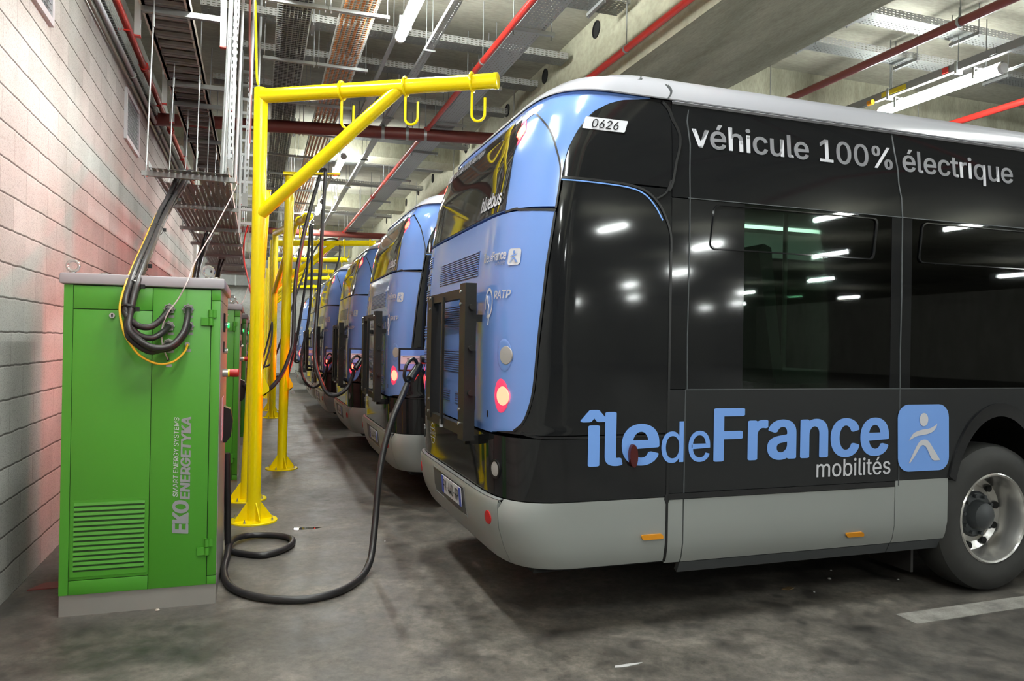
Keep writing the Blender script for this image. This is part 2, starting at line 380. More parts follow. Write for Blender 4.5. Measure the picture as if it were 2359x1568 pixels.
# ------------------------------------------------------------------ lettering
def load_font():
    try:
        for base in (bpy.utils.system_resource('DATAFILES', path='fonts'), os.path.join(bpy.utils.resource_path('LOCAL'), 'datafiles', 'fonts')):
            p = os.path.join(base or '', 'Inter.woff2')
            if base and os.path.exists(p): return bpy.data.fonts.load(p)
    except Exception: pass
    return None
FONT = load_font()
_tc = {}
def letters(body, bold=0.0, shear=0.0):
    """outline letters as flat faces, scaled to width 1; returns verts, faces, height"""
    key = (body, bold, shear)
    if key in _tc: return _tc[key]
    cu = bpy.data.curves.new('lettering', 'FONT'); cu.body = body; cu.size = 1.0; cu.offset = bold; cu.shear = shear; cu.resolution_u = 4
    if FONT: cu.font = FONT
    o = bpy.data.objects.new('lettering', cu); COL.objects.link(o)
    dg = bpy.context.evaluated_depsgraph_get(); dg.update()
    me = bpy.data.meshes.new_from_object(o.evaluated_get(dg))
    vs = np.array([v.co[:2] for v in me.vertices]); fs = [tuple(p.vertices) for p in me.polygons]
    bpy.data.objects.remove(o); bpy.data.meshes.remove(me); bpy.data.curves.remove(cu)
    x0, x1 = vs[:, 0].min(), vs[:, 0].max(); vs = vs - [x0, 0]; vs = vs / (x1 - x0)
    _tc[key] = (vs, fs); return _tc[key]

def add_text(mb, body, fn, a0, b0, width, height=None, bold=0.0, shear=0.0, ref=None):
    """fn(a, b) -> point; baseline starts at (a0, b0); height = cap height wanted"""
    vs, fs = letters(body, 0.0, shear)
    cap = vs[:, 1].max()
    sy = width if height is None else height / cap
    e = bold * (sy * cap)                     # heavier strokes: the outline repeated round itself
    for dx, dy in [(0, 0)] + ([] if not bold else [(math.cos(2 * PI * k / 24), .55 * math.sin(2 * PI * k / 24)) for k in range(24)]):
        mb.add([fn(a0 + x * width + dx * e, b0 + y * sy + dy * e * .8) for x, y in vs], fs)
    return mb

def _arc(pts, n=6): return [(p.x, p.y) for p in spline([(a, b, 0) for a, b in pts], n)]
RUNNER = dict(
    arm=_arc([(.205, .46), (.30, .57), (.45, .618), (.60, .635), (.69, .665), (.766, .712)]) + _arc([(.752, .665), (.68, .590), (.55, .550), (.38, .530), (.27, .490)]),
    legs=_arc([(.20, .124), (.30, .29), (.40, .43), (.49, .470), (.59, .445), (.70, .31), (.82, .152)]) + _arc([(.70, .150), (.64, .19), (.57, .32), (.52, .375), (.47, .388), (.42, .355), (.33, .24), (.232, .131)]),
    head=[(.5 + .085 * math.cos(2 * PI * k / 20), .773 + .10 * math.sin(2 * PI * k / 20)) for k in range(20)])
def rrect(w_, h_, r, n=6):
    out = []
    for cx, cy, a in ((w_ - r, h_ - r, 0), (r, h_ - r, 90), (r, r, 180), (w_ - r, r, 270)):
        for k in range(n + 1):
            t = math.radians(a + 90 * k / n); out.append((cx + r * math.cos(t), cy + r * math.sin(t)))
    return out

# ================================================================== SETTING
ZC = 5.2
struct('floor', MB().lohi((-6.2, -46.2, -0.25), (40.2, 36.7, 0.0)), 'floor', 'stained grey concrete garage floor', smooth=False)
struct('ceiling', MB().lohi((-6.2, -46.2, ZC), (40.2, 36.7, ZC + 0.3)), 'conc', 'bare concrete ceiling slab', smooth=False)
struct('wall_left', MB().lohi((-1.69, -46.2, 0), (-1.39, 18.2, 4.42)), 'block', 'grey concrete block wall with raked joints', smooth=False)
struct('trim_1', MB().lohi((-1.69, -46.2, 4.42), (-1.41, 18.2, ZC)), 'conc_grey', 'plain concrete band above the block wall', smooth=False)
struct('trim_2', MB().lohi((-1.75, 18.2, 0), (-1.33, 18.75, ZC)), 'conc_pale', 'pale pillar at the end of the block wall', smooth=False)
struct('wall_left_2', MB().lohi((-6.4, 18.2, 0), (-6.1, 36.7, ZC)), 'conc_pale', smooth=False)
struct('wall_left_3', MB().lohi((-6.4, 17.95, 0), (-1.75, 18.2, ZC)), 'conc_pale', smooth=False)
struct('wall_back', MB().lohi((-6.4, 36.4, 0), (40.2, 36.7, ZC)), 'conc_pale', 'pale end wall of the garage', smooth=False)
struct('wall_right', MB().lohi((40.0, -46.2, 0), (40.3, 36.7, ZC)), 'conc_grey', smooth=False)
struct('wall_front', MB().lohi((-1.69, -46.3, 0), (40.2, -46.0, ZC)), 'conc_grey', smooth=False)
# the big downstand beam along the bays, its lower ledge and its sleeves
BZ = 4.36
bm_ = MB().lohi((3.48, -46.1, BZ), (4.75, 36.4, ZC))
beam = struct('trim_3', bm_, 'conc_beam', 'deep concrete beam running the length of the bays', smooth=False)
for i, y in enumerate((4.4, 5.95, 7.5, 9.05, 10.6, 12.92, 14.1, 15.6, 17.1, 18.6, 21.6, 24.6)):
    mb = MB().lathe([(0.001, 0.0), (0.083, 0.0), (0.083, 0.012), (0.095, 0.012), (0.095, 0.0)], (3.4795, y, 5.05), (-1, 0, 0), 24)
    s_ = mb.build('duct_hole', 'dark', beam)
struct('trim_4', MB().lohi((4.75, 8.07, BZ), (20.0, 9.2, ZC)), 'conc_beam', 'concrete cross beam behind the hanging lights', smooth=False)
for i, y in enumerate((13.4, 18.8, 24.4, 30.0)):
    struct('trim_%d' % (5 + i), MB().lohi((-1.41, y, 4.86), (3.48, y + 0.55, ZC)), 'conc_beam', smooth=False)
for i, (x, y) in enumerate(((4.1, -5.0), (13.0, 8.6))):
    struct('trim_%d' % (9 + i), MB().lohi((x - .3, y - .3, 0), (x + .3, y + .3, BZ)), 'conc_grey', smooth=False)
# worn bay line
_l = MB().add([(3.633, 3.323, 0.002), (9.6, 3.46, 0.002), (9.6, 3.61, 0.002), (3.64, 3.479, 0.002)], [(0, 1, 2, 3)])
_l.prism([(3.633, 3.323), (9.6, 3.46), (9.6, 3.61), (3.64, 3.479)], lambda a, b, t: (a, b, t), 0.0, 0.003)
tag(_l.build('floor_marking', 'line', smooth=False), 'worn pale painted bay line on the concrete beside the big bus wheel', 'floor marking')

# wall vents, set in the block wall
def wall_vent(y0, y1, label):
    r = thing('wall_vent', (-1.39, (y0 + y1) / 2, 3.70), label, 'vent', 'wire mesh vents in the block wall')
    z0, z1, t = 3.70, 4.25, 0.05
    fr = MB()
    for a, b in (((y0, z0), (y1, z0 + t)), ((y0, z1 - t), (y1, z1)), ((y0, z0 + t), (y0 + t, z1 - t)), ((y1 - t, z0 + t), (y1, z1 - t))):
        fr.lohi((-1.405, a[0], a[1]), (-1.362, b[0], b[1]))
    fr.build('vent_frame', 'pvcwhite', r, smooth=False)
    MB().lohi((-1.40, y0 + t, z0 + t), (-1.387, y1 - t, z1 - t)).build('backing', 'ventdark', r, smooth=False)
    g = MB(); n = 14
    for k in range(1, n):
        yy = y0 + t + (y1 - y0 - 2 * t) * k / n; g.lohi((-1.379, yy - .002, z0 + t), (-1.374, yy + .002, z1 - t))
    for k in range(1, 10):
        zz = z0 + t + (z1 - z0 - 2 * t) * k / 10; g.lohi((-1.374, y0 + t, zz - .002), (-1.369, y1 - t, zz + .002))
    g.build('mesh_grille', 'galv', r, smooth=False)
wall_vent(8.9, 9.82, 'square wire mesh vent in a white frame just under the wall conduits')
wall_vent(4.98, 5.9, 'wire mesh vent cut by the top edge of the photo above the green cabinet')

# services clipped along the top of the block wall
def run_y(name, x, z, r, y0, y1, mat, label, cat, clips=None, clipmat='galv'):
    o = thing(name, (x, y0, z), label, cat)
    MB().cyl((x, y0, z), (x, y1, z), r, 14).build('pipe_run', mat, o)
    y = y0 + 0.9
    while clips and y < y1:
        MB().lathe([(r, -.012), (r + .012, -.012), (r + .012, .012), (r, .012)], (x, y, z), (0, 1, 0), 14, True).build(clips[0], clipmat, o)
        MB().lohi((-1.389 if z < 4.42 else -1.41, y - .01, z - .01), (x - r, y + .01, z + .01)).build('clip_stem', clipmat, o)
        y += clips[1]
    return o
run_y('steel_conduit', -1.362, 4.345, 0.016, 1.0, 18.1, 'pvcbrown', 'thin shiny metal conduit running along the wall directly above the vents', 'conduit', ('clip', 2.4))
run_y('white_conduit', -1.345, 4.445, 0.026, 1.0, 18.1, 'pvcwhite', 'thick white plastic conduit on the wall between metal conduit and wire basket', 'conduit', ('clip', 2.4))
rp = run_y('red_sprinkler_pipe', -1.30, 4.71, 0.036, 1.0, 18.1, 'redpipe', 'bright red sprinkler pipe running high along the block wall', 'pipe')
for y in (3.4, 6.2, 9.6, 12.4, 15.5):
    MB().lathe([(.036, -.05), (.052, -.05), (.052, -.015), (.046, -.012), (.046, .012), (.052, .015), (.052, .05), (.036, .05)], (-1.30, y, 4.71), (0, 1, 0), 16, True).build('coupling', 'redpipe', rp)
for y in (4.8, 8.4, 11.0, 14.2):
    MB().lohi((-1.415, y - .015, 4.66), (-1.27, y + .015, 4.675)).lohi((-1.415, y - .015, 4.58), (-1.39, y + .015, 4.675)).build('bracket', 'redpipe', rp)
bk = thing('wire_basket_tray', (-1.36, 1, 4.53), 'slim wire basket tray with black cables fixed on the wall under the red pipe', 'cable tray')
g = MB()
for z in (4.505, 4.54, 4.575, 4.61): g.lohi((-1.312, 1.0, z - .002), (-1.308, 18.1, z + .002))
for x in (-1.40, -1.36, -1.312): g.lohi((x - .002, 1.0, 4.503), (x + .002, 18.1, 4.507))
y = 1.0
while y < 18.1:
    g.lohi((-1.312, y, 4.503), (-1.308, y + .004, 4.61)).lohi((-1.41, y, 4.501), (-1.308, y + .004, 4.505)); y += 0.06
g.build('basket', 'trayw', bk, smooth=False)
for k in range(3):
    x = -1.385 + .024 * k
    tag(MB().tube([(x, 1.0, 4.522), (x + .004, 6, 4.526), (x - .003, 12, 4.52), (x, 18.1, 4.524)], .011, 8).build('wall_cable', 'cabledk'),
        'dark cable lying in the slim wire basket on the wall', 'cable', 'cables in the wall basket')

# ladder tray with cream rails
lt = thing('cable_ladder', (-0.78, 5.2, 4.4), 'cream cable ladder with grey rungs hung close to the block wall', 'cable ladder')
for x in (-0.965, -0.605):
    MB().lohi((x - .012, 5.2, 4.40), (x + .012, 18.0, 4.48)).lohi((x - .03, 5.2, 4.40), (x + .012, 18.0, 4.406)).build('side_rail', 'cream', lt, smooth=False)
g = MB(); y = 5.3
while y < 18.0:
    g.lohi((-.955, y, 4.405), (-.615, y + .10, 4.435)).lohi((-.955, y + .035, 4.398), (-.615, y + .045, 4.41)); y += 0.235
g.build('rungs', 'rungm', lt, smooth=False)
MB().lohi((-.955, 5.3, 4.452), (-.615, 18.0, 4.458)).build('tray_cover', 'cream', lt, smooth=False)
for i, (y, zb) in enumerate(((7.05, 4.13), (9.0, 4.13), (9.75, 4.13), (11.5, 4.13), (13.2, 4.13), (15.2, 4.13), (17.0, 4.13))):
    t = thing('trapeze_support', (-.67, y, zb), ('square tube trapeze with red end caps at the top edge of the photo',
              'square tube trapeze under the cream ladder, just in front of a close twin',
              'square tube trapeze under the cream ladder, just behind a close twin',
              'square tube trapeze under the cream ladder, fourth one along',
              'square tube trapeze under the cream ladder, fifth one along',
              'square tube trapeze under the cream ladder, second last one along',
              'square tube trapeze at the far end of the cream ladder')[i], 'support', 'trapeze supports of the cream ladder')
    for x in (-1.01, -.33):
        p_ = MB().lohi((x - .024, y - .024, zb + .006), (x + .024, y + .024, ZC)).build('drop_post', 'galv', t, smooth=False)
        MB().lohi((x - .026, y - .026, zb), (x + .026, y + .026, zb + .01)).build('end_cap', 'redcap', p_, smooth=False)
    MB().lohi((-.986, y - .024, 4.35), (-.354, y + .024, 4.398)).build('cross_channel', 'galvdark', t, smooth=False)

# perforated tray over the cabinets
TX0, TX1, TZ = -0.86, -0.255, 2.955
pt = thing('perforated_tray', ((TX0 + TX1) / 2, 6.7, TZ), 'dark perforated cable tray hung over the green cabinets', 'cable tray')
tb = MB()
for a, b in ((6.70, 7.05), (7.28, 10.45), (10.68, 17.4)): tb.lohi((TX0, a, TZ), (TX1, b, TZ + .002))
tb.lohi((TX0, 7.05, TZ), (-.80, 7.28, TZ + .002)); tb.lohi((-.50, 7.05, TZ), (TX1, 7.28, TZ + .002))
tb.lohi((TX0, 10.45, TZ), (-.80, 10.68, TZ + .002)); tb.lohi((-.50, 10.45, TZ), (TX1, 10.68, TZ + .002))
tb.build('tray_bed', 'perf_tray', pt, smooth=False)
MB().lohi((TX1, 6.70, TZ), (TX1 + .003, 17.4, TZ + .055)).lohi((TX1 - .012, 6.7, TZ + .052), (TX1 + .003, 17.4, TZ + .055)).build('side_flange', 'cream', pt, smooth=False)
MB().lohi((TX0 - .003, 6.70, TZ), (TX0, 17.4, TZ + .055)).build('side_flange', 'galvdark', pt, smooth=False)
for y in (6.84, 8.42, 10.05, 11.62, 13.2, 14.8, 16.4):
    MB().lohi((-.93, y - .02, TZ - .042), (-.21, y + .02, TZ - .001)).build('strut', 'galvdark', pt, smooth=False)
    for x, xt in ((-.90, -.835), (-.64, -.60), (-.285, -.25)):
        if x == -.64 and y < 6.9: continue
        h = MB().cyl((x, y, TZ - .07), (xt, y, ZC), .006, 8)
        h.cyl((x, y, TZ - .052), (x, y, TZ - .042), .014, 6); h.cyl((x + (xt - x) * .55, y, TZ + 1.2), (x + (xt - x) * .6, y, TZ + 1.30), .012, 8)
        h.build('hanger_rod', 'galv', pt)

# slotted posts, conduits and leads dropping beside the tray
def vpost(x0, y0, z0, x1, y1, z1, label):
    o = thing('slotted_post', (x0, y0, z0), label, 'post', 'slotted drop posts beside the tray')
    a = MB()
    for (px, py) in ((0, 0),):
        a.prism([(-.024, -.012), (.024, -.012), (.024, .012), (-.024, .012)], lambda u, v, t: (x0 + (x1 - x0) * t + u, y0 + (y1 - y0) * t + v, z0 + (z1 - z0) * t), 0, 1)
    a.build('post_channel', 'perf_post', o, smooth=False)
    MB().lohi((x0 - .03, y0 - .03, z0), (x0 + .03, y0 + .03, z0 + .14)).build('foot_bracket', 'galvdark', o, smooth=False)
vpost(-.262, 6.95, 2.99, -.20, 6.95, ZC, 'slotted steel drop post next to the cut end of the perforated tray')
vpost(-.155, 8.5, 2.99, -.09, 8.5, ZC, 'slotted steel drop post close to the top of the first yellow post')
for i, (x0, y0, z0, x1, y1, r, mt, nm, lab, cat) in enumerate((
    (-.305, 6.85, 2.98, -.235, 6.85, .014, 'galv', 'drop_conduit', 'thin grey conduit dropping onto the cut end of the perforated tray', 'conduit'),
    (-.322, 6.88, 2.98, -.25, 6.88, .010, 'galvdark', 'drop_conduit', 'dark thin rod dropping beside the grey conduit at the tray end', 'conduit'),
    (-.215, 7.2, 2.99, -.16, 7.2, .012, 'pvcwhite', 'drop_conduit', 'thin white conduit dropping just past the slotted post', 'conduit'),
    (-.115, 7.6, 3.3, -.075, 7.6, .012, 'pvcwhite', 'drop_conduit', 'thin white rod beside the yellow cord', 'conduit'),
    (-.05, 8.2, 3.3, -.02, 8.2, .014, 'galv', 'drop_conduit', 'grey conduit dropping behind the top of the first yellow post', 'conduit'))):
    tag(MB().cyl((x0, y0, z0), (x1, y1, ZC), r, 10).build(nm, mt), lab, cat)
tag(MB().tube(spline([(-.125, 7.6, 5.15), (-.12, 7.6, 4.5), (-.105, 7.6, 4.1), (-.10, 7.6, 3.7), (-.105, 7.6, 3.45)], 6), .012, 8).build('red_hose', 'darkred'), 'red hose hanging down behind the slotted posts', 'hose')
tag(MB().tube(spline([(-.092, 7.0, 5.15), (-.055, 7.0, 4.2), (-.045, 7.0, 3.9), (-.03, 7.0, 3.83), (-.04, 7.0, 3.87)], 6), .009, 8).build('yellow_cord', 'yellow'), 'bright yellow cord hanging down to the top of the first yellow post', 'cord')
wl = thing('wire_cable_ladder', (-.12, 9.0, 3.0), 'bright steel cable ladder standing upright behind the slotted posts', 'cable ladder')
for x in (-.22, -.04): MB().lohi((x - .012, 9.2, 2.8), (x + .012, 9.24, ZC)).build('stile', 'galv', wl, smooth=False)
g = MB()
for k in range(14): g.lohi((-.22, 9.205, 2.9 + .16 * k), (-.04, 9.235, 2.93 + .16 * k))
g.build('rungs', 'galv', wl, smooth=False)

# basket trays with cables
def basket(x0, x1, z, y0, y1, ncab, cabr, cabmat, cabname, cablabel, label):
    o = thing('wire_basket_tray', ((x0 + x1) / 2, y0, z), label, 'cable tray')
    g = MB(); n = max(4, int(round((x1 - x0) / .05)))
    for k in range(n + 1):
        x = x0 + (x1 - x0) * k / n; g.lohi((x - .0013, y0, z), (x + .0013, y1, z + .003))
    for x in (x0, x1):
        for q in (.035, .07): g.lohi((x - .0013, y0, z + q), (x + .0013, y1, z + q + .003))
    y = y0
    while y < y1:
        g.lohi((x0, y, z - .004), (x1, y + .003, z)).lohi((x0 - .0013, y, z), (x0 + .0013, y + .003, z + .075)).lohi((x1 - .0013, y, z), (x1 + .0013, y + .003, z + .075)); y += .05 if y < 14 else .1
    g.build('basket', 'trayw', o, smooth=False)
    st = y0 + .9
    while st < y1:
        s_ = MB().lohi((x0 - .12, st - .02, z - .035), (x1 + .12, st + .02, z - .004)).build('strut', 'galv', o, smooth=False)
        for x in (x0 - .1, x1 + .1): MB().cyl((x, st, z - .06), (x, st, ZC), .005, 8).build('hanger_rod', 'galvdark', s_)
        st += 1.45
    for k in range(ncab):
        x = x0 + cabr + .012 + (x1 - x0 - 2 * cabr - .024) * (k / max(1, ncab - 1)) if ncab > 1 else x0
        pts = [(x + random.uniform(-.004, .004), y0 + (y1 - y0) * q / 12, z + cabr + .005 + random.uniform(0, .008)) for q in range(13)]
        tag(MB().tube(spline(pts, 2), cabr, 8).build(cabname, cabmat), cablabel, 'cable' if 'cable' in cabname else 'conduit', cabname.replace('_', ' ') + ' runs in one basket')
basket(.12, .43, 4.6, 4.6, 30.0, 8, .016, 'cabledk', 'dark_cable', 'dark cable lying in the wire basket filled with dark cables', 'wire basket tray filled with dark cables, running above the yellow posts')
basket(.68, .99, 4.6, 4.6, 30.0, 6, .0145, 'orange', 'orange_conduit', 'ribbed orange conduit lying in a half-full wire basket', 'half-full wire basket tray with ribbed orange conduits')

# cross trays below the slab
def cross_tray(x0, x1, y, z, wd, label, mat='perf_cross', cab=None):
    o = thing('perforated_cross_tray', ((x0 + x1) / 2, y, z), label, 'cable tray', 'perforated trays crossing under the slab')
    MB().lohi((x0, y, z), (x1, y + wd, z + .002)).build('tray_bed', mat, o, smooth=False)
    for yy in (y, y + wd): MB().lohi((x0, yy - .001, z), (x1, yy + .001, z + .075)).build('side_flange', 'perf_side', o, smooth=False)
    n = max(1, int((x1 - x0) / 1.4))
    for k in range(n):
        x = x0 + (k + .55) * (x1 - x0) / n
        s_ = MB().lohi((x - .02, y - .06, z - .035), (x + .02, y + wd + .06, z - .002)).build('strut', 'galvdark', o, smooth=False)
        for yy in (y - .04, y + wd + .04): MB().cyl((x, yy, z - .055), (x, yy, ZC), .005, 8).build('hanger_rod', 'galvdark', s_)
for i, (y, lab) in enumerate(((8.1, 'perforated cross tray just behind the end of the lit aisle tube'),
                              (9.1, 'perforated tray with an angled end crossing above the first yellow arm'),
                              (10.35, 'perforated tray crossing just behind the dark red pipe'),
                              (12.4, 'perforated tray crossing in front of the second concrete cross beam'),
                              (14.3, 'perforated tray crossing behind the second concrete cross beam'),
                              (16.2, 'perforated tray crossing midway between two cross beams'),
                              (20.2, 'perforated tray crossing behind the third cross beam'))):
    cross_tray(-.25 if i == 1 else -.6, 3.40, y, 4.92, .22, lab)
cross_tray(2.75, 3.40, 6.55, 4.92, .30, 'short cut end of a perforated tray butting against the deep beam')
cross_tray(4.85, 19.0, 5.83, 4.9, .24, 'pale perforated cross tray over the near bus, farther from the cross beam')
cross_tray(4.85, 19.0, 6.60, 4.9, .22, 'pale perforated cross tray over the near bus, close to the cross beam')

# pale wide tray and red pipes over the buses
gt = thing('wide_perforated_tray', (2.42, 4.0, 4.6), 'wide pale perforated tray running alongside a red pipe over the bus backs', 'cable tray')
MB().lohi((2.29, 3.6, 4.6), (2.57, 30, 4.602)).build('tray_bed', 'perf_pale', gt, smooth=False)
for x in (2.29, 2.57): MB().lohi((x - .002, 3.6, 4.6), (x + .002, 30, 4.65)).build('side_flange', 'galv', gt, smooth=False)
for y in (5.1, 6.75, 8.4, 10.05, 11.7, 13.9, 16.2, 18.2, 20.6, 23, 26):
    s_ = MB().lohi((2.23, y - .02, 4.562), (2.68, y + .02, 4.598)).build('strut', 'galv', gt, smooth=False)
    for x in (2.262, 2.65): MB().cyl((x, y, 4.52), (x, y, ZC), .005, 8).build('hanger_rod', 'galvdark', s_)
def hung_pipe(x, z, r, y0, y1, hang, label, mat='redpipe'):
    o = thing('red_sprinkler_pipe', (x, y0, z), label, 'pipe')
    MB().cyl((x, y0, z), (x, y1, z), r, 16).build('pipe_run', mat, o)
    y = hang[0]
    while y < y1:
        MB().lathe([(r + .001, -.012), (r + .008, -.012), (r + .008, .012), (r + .001, .012)], (x, y, z), (0, 1, 0), 16, True).build('pipe_ring', 'galv', o)
        MB().cyl((x, y, z + r), (x, y, ZC if abs(x - 3.4) > .2 else ZC), .006, 8).build('hanger_rod', 'galvdark', o)
        y += hang[1]
    return o
p1 = hung_pipe(2.21, 4.56, .032, -4, 30, (7.6, 3.3), 'red pipe running along the edge of the wide pale tray over the bus backs')
for y in (10.4, 15.6, 21): MB().lathe([(.033, -.045), (.047, -.045), (.047, -.014), (.04, -.012), (.04, .012), (.047, .014), (.047, .045), (.033, .045)], (2.21, y, 4.56), (0, 1, 0), 16, True).build('coupling', 'redpipe', p1)
hung_pipe(3.36, 4.47, .033, -4, 30, (6.55, 3.4), 'red pipe hung against the face of the deep concrete beam')
hung_pipe(5.86, 4.5, .040, -4, 8.05, (5.0, 2.6), 'dark red pipe over the near bus, passing in front of the long lit tube', 'darkred')
hung_pipe(8.41, 4.5, .040, -4, 8.05, (5.2, 2.6), 'bright red pipe over the near bus, beyond the long lit tube')
hp = thing('header_pipe', (1.2, 10.6, 4.45), 'thick dark red main pipe crossing behind the first yellow arm', 'pipe')
MB().cyl((-1.39, 11.05, 4.5), (3.48, 10.18, 4.5), .085, 20).build('pipe_run', 'darkred', hp)
for x in (1.62, 1.95, 2.2): 
    y = 11.05 - (x + 1.39) / 4.87 * .87
    MB().lathe([(.086, -.02), (.097, -.02), (.097, .02), (.086, .02)], (x, y, 4.5), (1, -.18, 0), 18, True).build('pipe_clamp', 'galv', hp)
    MB().cyl((x, y, 4.59), (x, y, ZC), .008, 8).build('hanger_rod', 'galvdark', hp)
tag(MB().cyl((-1.39, 21.4, 4.5), (3.48, 21.0, 4.5), .085, 20).build('header_pipe', 'darkred'), 'dark red main pipe crossing far off above the last yellow arms', 'pipe')

# slim channel
ch = thing('slim_cable_channel', (1.63, 4.0, 4.6), 'slim perforated channel running beside the row of lit tubes', 'cable tray')
MB().lohi((1.595, 3.6, 4.6), (1.67, 30, 4.602)).build('channel_bed', 'perf_pale', ch, smooth=False)
MB().lohi((1.592, 3.6, 4.6), (1.595, 30, 4.64)).lohi((1.67, 3.6, 4.6), (1.673, 30, 4.64)).build('side_flange', 'galv', ch, smooth=False)
for y in (5.2, 7.6, 10.1, 12.6, 15, 18, 21, 24):
    MB().lohi((1.57, y - .012, 4.58), (1.695, y + .012, 4.599)).cyl((1.60, y, 4.6), (1.60, y, ZC), .005, 8).cyl((1.665, y, 4.6), (1.665, y, ZC), .005, 8).build('hanger_rod', 'galvdark', ch)

# ------------------------------------------------------------------ tube lights
def tube_proto(name, mat):
    r = thing(name, (0, 0, 0), '', 'light')
    sec = [(.05 * math.cos(math.radians(t)), .05 * math.sin(math.radians(t))) for t in range(70, -251, -20)]
    MB().prism([(a, b) for a, b in sec], lambda a, b, t: (a, t, b), -.76, .76).build('diffuser', mat, r, 60)
    hs = MB().lohi((-.02, -.78, .045), (.02, .78, .065))
    hs.build('housing', 'plastic', r, smooth=False)
    for s in (-1, 1):
        MB().prism([(a * 1.06, b * 1.06) for a, b in sec], lambda a, b, t: (a, t, b), s * .76, s * .80).build('end_cap', 'tubeoff', r, smooth=False)
        MB().lohi((-.06, s * .5 - .012, -.02), (-.05, s * .5 + .012, .10)).lohi((.05, s * .5 - .012, -.02), (.06, s * .5 + .012, .10)).lohi((-.06, s * .5 - .012, .09), (.06, s * .5 + .012, .10)).build('clip', 'galv', r, smooth=False)
        MB().cyl((0, s * .6, .075), (0, s * .6, .56), .005, 8).build('hanger_rod', 'galvdark', r)
    return r
TP = tube_proto('tube_light', 'tube')
_first = [True]
AISLE_DIFFUSER = [c for c in TP.children if c.name.startswith('diffuser')][0].data.copy(); AISLE_DIFFUSER.materials[0] = M['tube_aisle']
def tube(x, y, z, label, aisle=False):
    o = TP if _first[0] else copy_tree(TP)
    _first[0] = False
    o.location = (x, y, z); o['label'] = label; o['group'] = 'lit tube lights under the slab'
    if aisle:
        for c in o.children:
            if c.name.startswith('diffuser'): c.data = AISLE_DIFFUSER
    return o
for i, (y, lab) in enumerate(((6.72, 'big lit tube light cut by the top edge of the photo over the aisle'),
                 (13.5, 'lit tube light whose end shows just above the flat yellow bar of the second post'),
                 (17.9, 'lit tube light seen through the loop of hanging black cable'),
                 (21.0, 'lit tube light seen between the yellow hooks far down the aisle'),
                 (25.2, 'tiny lit tube light far down the aisle behind the yellow hooks'),
                 (29.4, 'last tiny lit tube light down the aisle'))): tube(1.31, y, 4.64, lab, True)
for y, lab in ((6.25, 'long lit tube light hung under a grey busbar over the near bus'),):
    tube(6.98, y, 4.40, lab)
for x, y in ((-.2, 2.6), (-.30, 6.0), (-.2, -1.6), (1.31, 2.4), (1.31, -1.8), (1.31, -6.0), (1.31, -10.2), (6.7, 2.2), (16.2, -6.2), (8.3, -9.5), (5.2, -15), (13.4, 2.0), (12.4, -6.4), (12.4, -11.6), (17.6, 0), (17.2, -12), (9, -19), (16, -19), (23, -19), (23, -9), (28, -14), (11, -27), (18, -27), (25, -27), (32, -27), (14, -36), (23, -36), (31, -36), (22, -43), (33, -43), (7.0, 12), (7.0, 17), (7.0, 22), (7.0, 27), (6.0, 33), (11, 31), (-3.2, 33.5), (-3.2, 21), (-3.6, 26), (-3.2, 31)):  # some carry on the rows; others added unseen to brighten cabinet and end wall
    tube(x, y, 4.74 if y == 6.0 else 4.64, 'lit tube light added beyond the seen rows to fill in light', y > 11)
off = copy_tree(TP)
off.name = 'tube_light'; off.location = (1.31, 10.1, 4.64); off['label'] = 'unlit tube light between the two lit ones over the aisle'; off.pop('group', None) if hasattr(off, 'pop') else None
for c in off.children:
    if c.name.startswith('diffuser'):
        c.data = c.data.copy(); c.data.materials[0] = M['tubeoff']
tr = thing('light_rail', (1.31, 4, 4.72), 'thin grey rail carrying the row of tube lights over the aisle', 'rail')
MB().lohi((1.29, 3.0, 4.745), (1.33, 30, 4.775)).build('rail_bar', 'galv', tr, smooth=False)
for y in (7.9, 11.6, 15.5, 19.4, 23): MB().cyl((1.31, y, 4.775), (1.31, y, ZC), .006, 8).build('hanger_rod', 'galvdark', tr)
bb = thing('busbar_trunking', (6.98, 3, 4.55), 'grey busbar trunking with a yellow label above the long lit tube', 'trunking')
MB().lohi((6.93, -3, 4.535), (6.985, 8.05, 4.62)).build('trunking', 'plastic', bb, smooth=False)
MB().lohi((6.927, 6.6, 4.55), (6.93, 6.95, 4.605)).build('label_plate', 'yellowlab', bb, smooth=False)
for y in (4.6, 5.5, 6.05): MB().lohi((6.922, y, 4.55), (6.93, y + .07, 4.61)).build('socket_cover', 'redcap' if y != 5.5 else 'plastic', bb, smooth=False)
MB().cyl((6.90, 7.12, 4.53), (6.90, 7.05, 4.53), .03, 14).build('orange_end_lamp', 'amber', bb)
for y in (5.0, 5.95, 6.85): MB().lohi((6.915, y - .015, 4.50), (7.0, y + .015, 4.63)).cyl((6.955, y, 4.63), (6.955, y, ZC), .006, 8).build('hanger', 'galv', bb)
tag(MB().lohi((7.10, -3, 4.42), (7.16, 8.05, 4.425)).build('slim_cable_channel', 'perf_pale', smooth=False), 'slim perforated strip beside the long lit tube over the near bus', 'cable tray')
for x, y, lab in ((1.74, 10.0, 'white round smoke detector under the slab just in front of the dark red pipe'), (1.66, 17.5, 'white smoke detector farther down the aisle')):
    d = thing('smoke_detector', (x, y, 4.9), lab, 'detector', 'smoke detectors')
    MB().lathe([(.001, 0), (.06, 0), (.06, -.03), (.045, -.05), (.001, -.055)], (x, y, 4.86), (0, 0, 1), 20).build('sensor_head', 'pvcwhite', d)
    MB().cyl((x, y, 4.86), (x, y, ZC), .012, 8).build('drop_rod', 'pvcwhite', d)
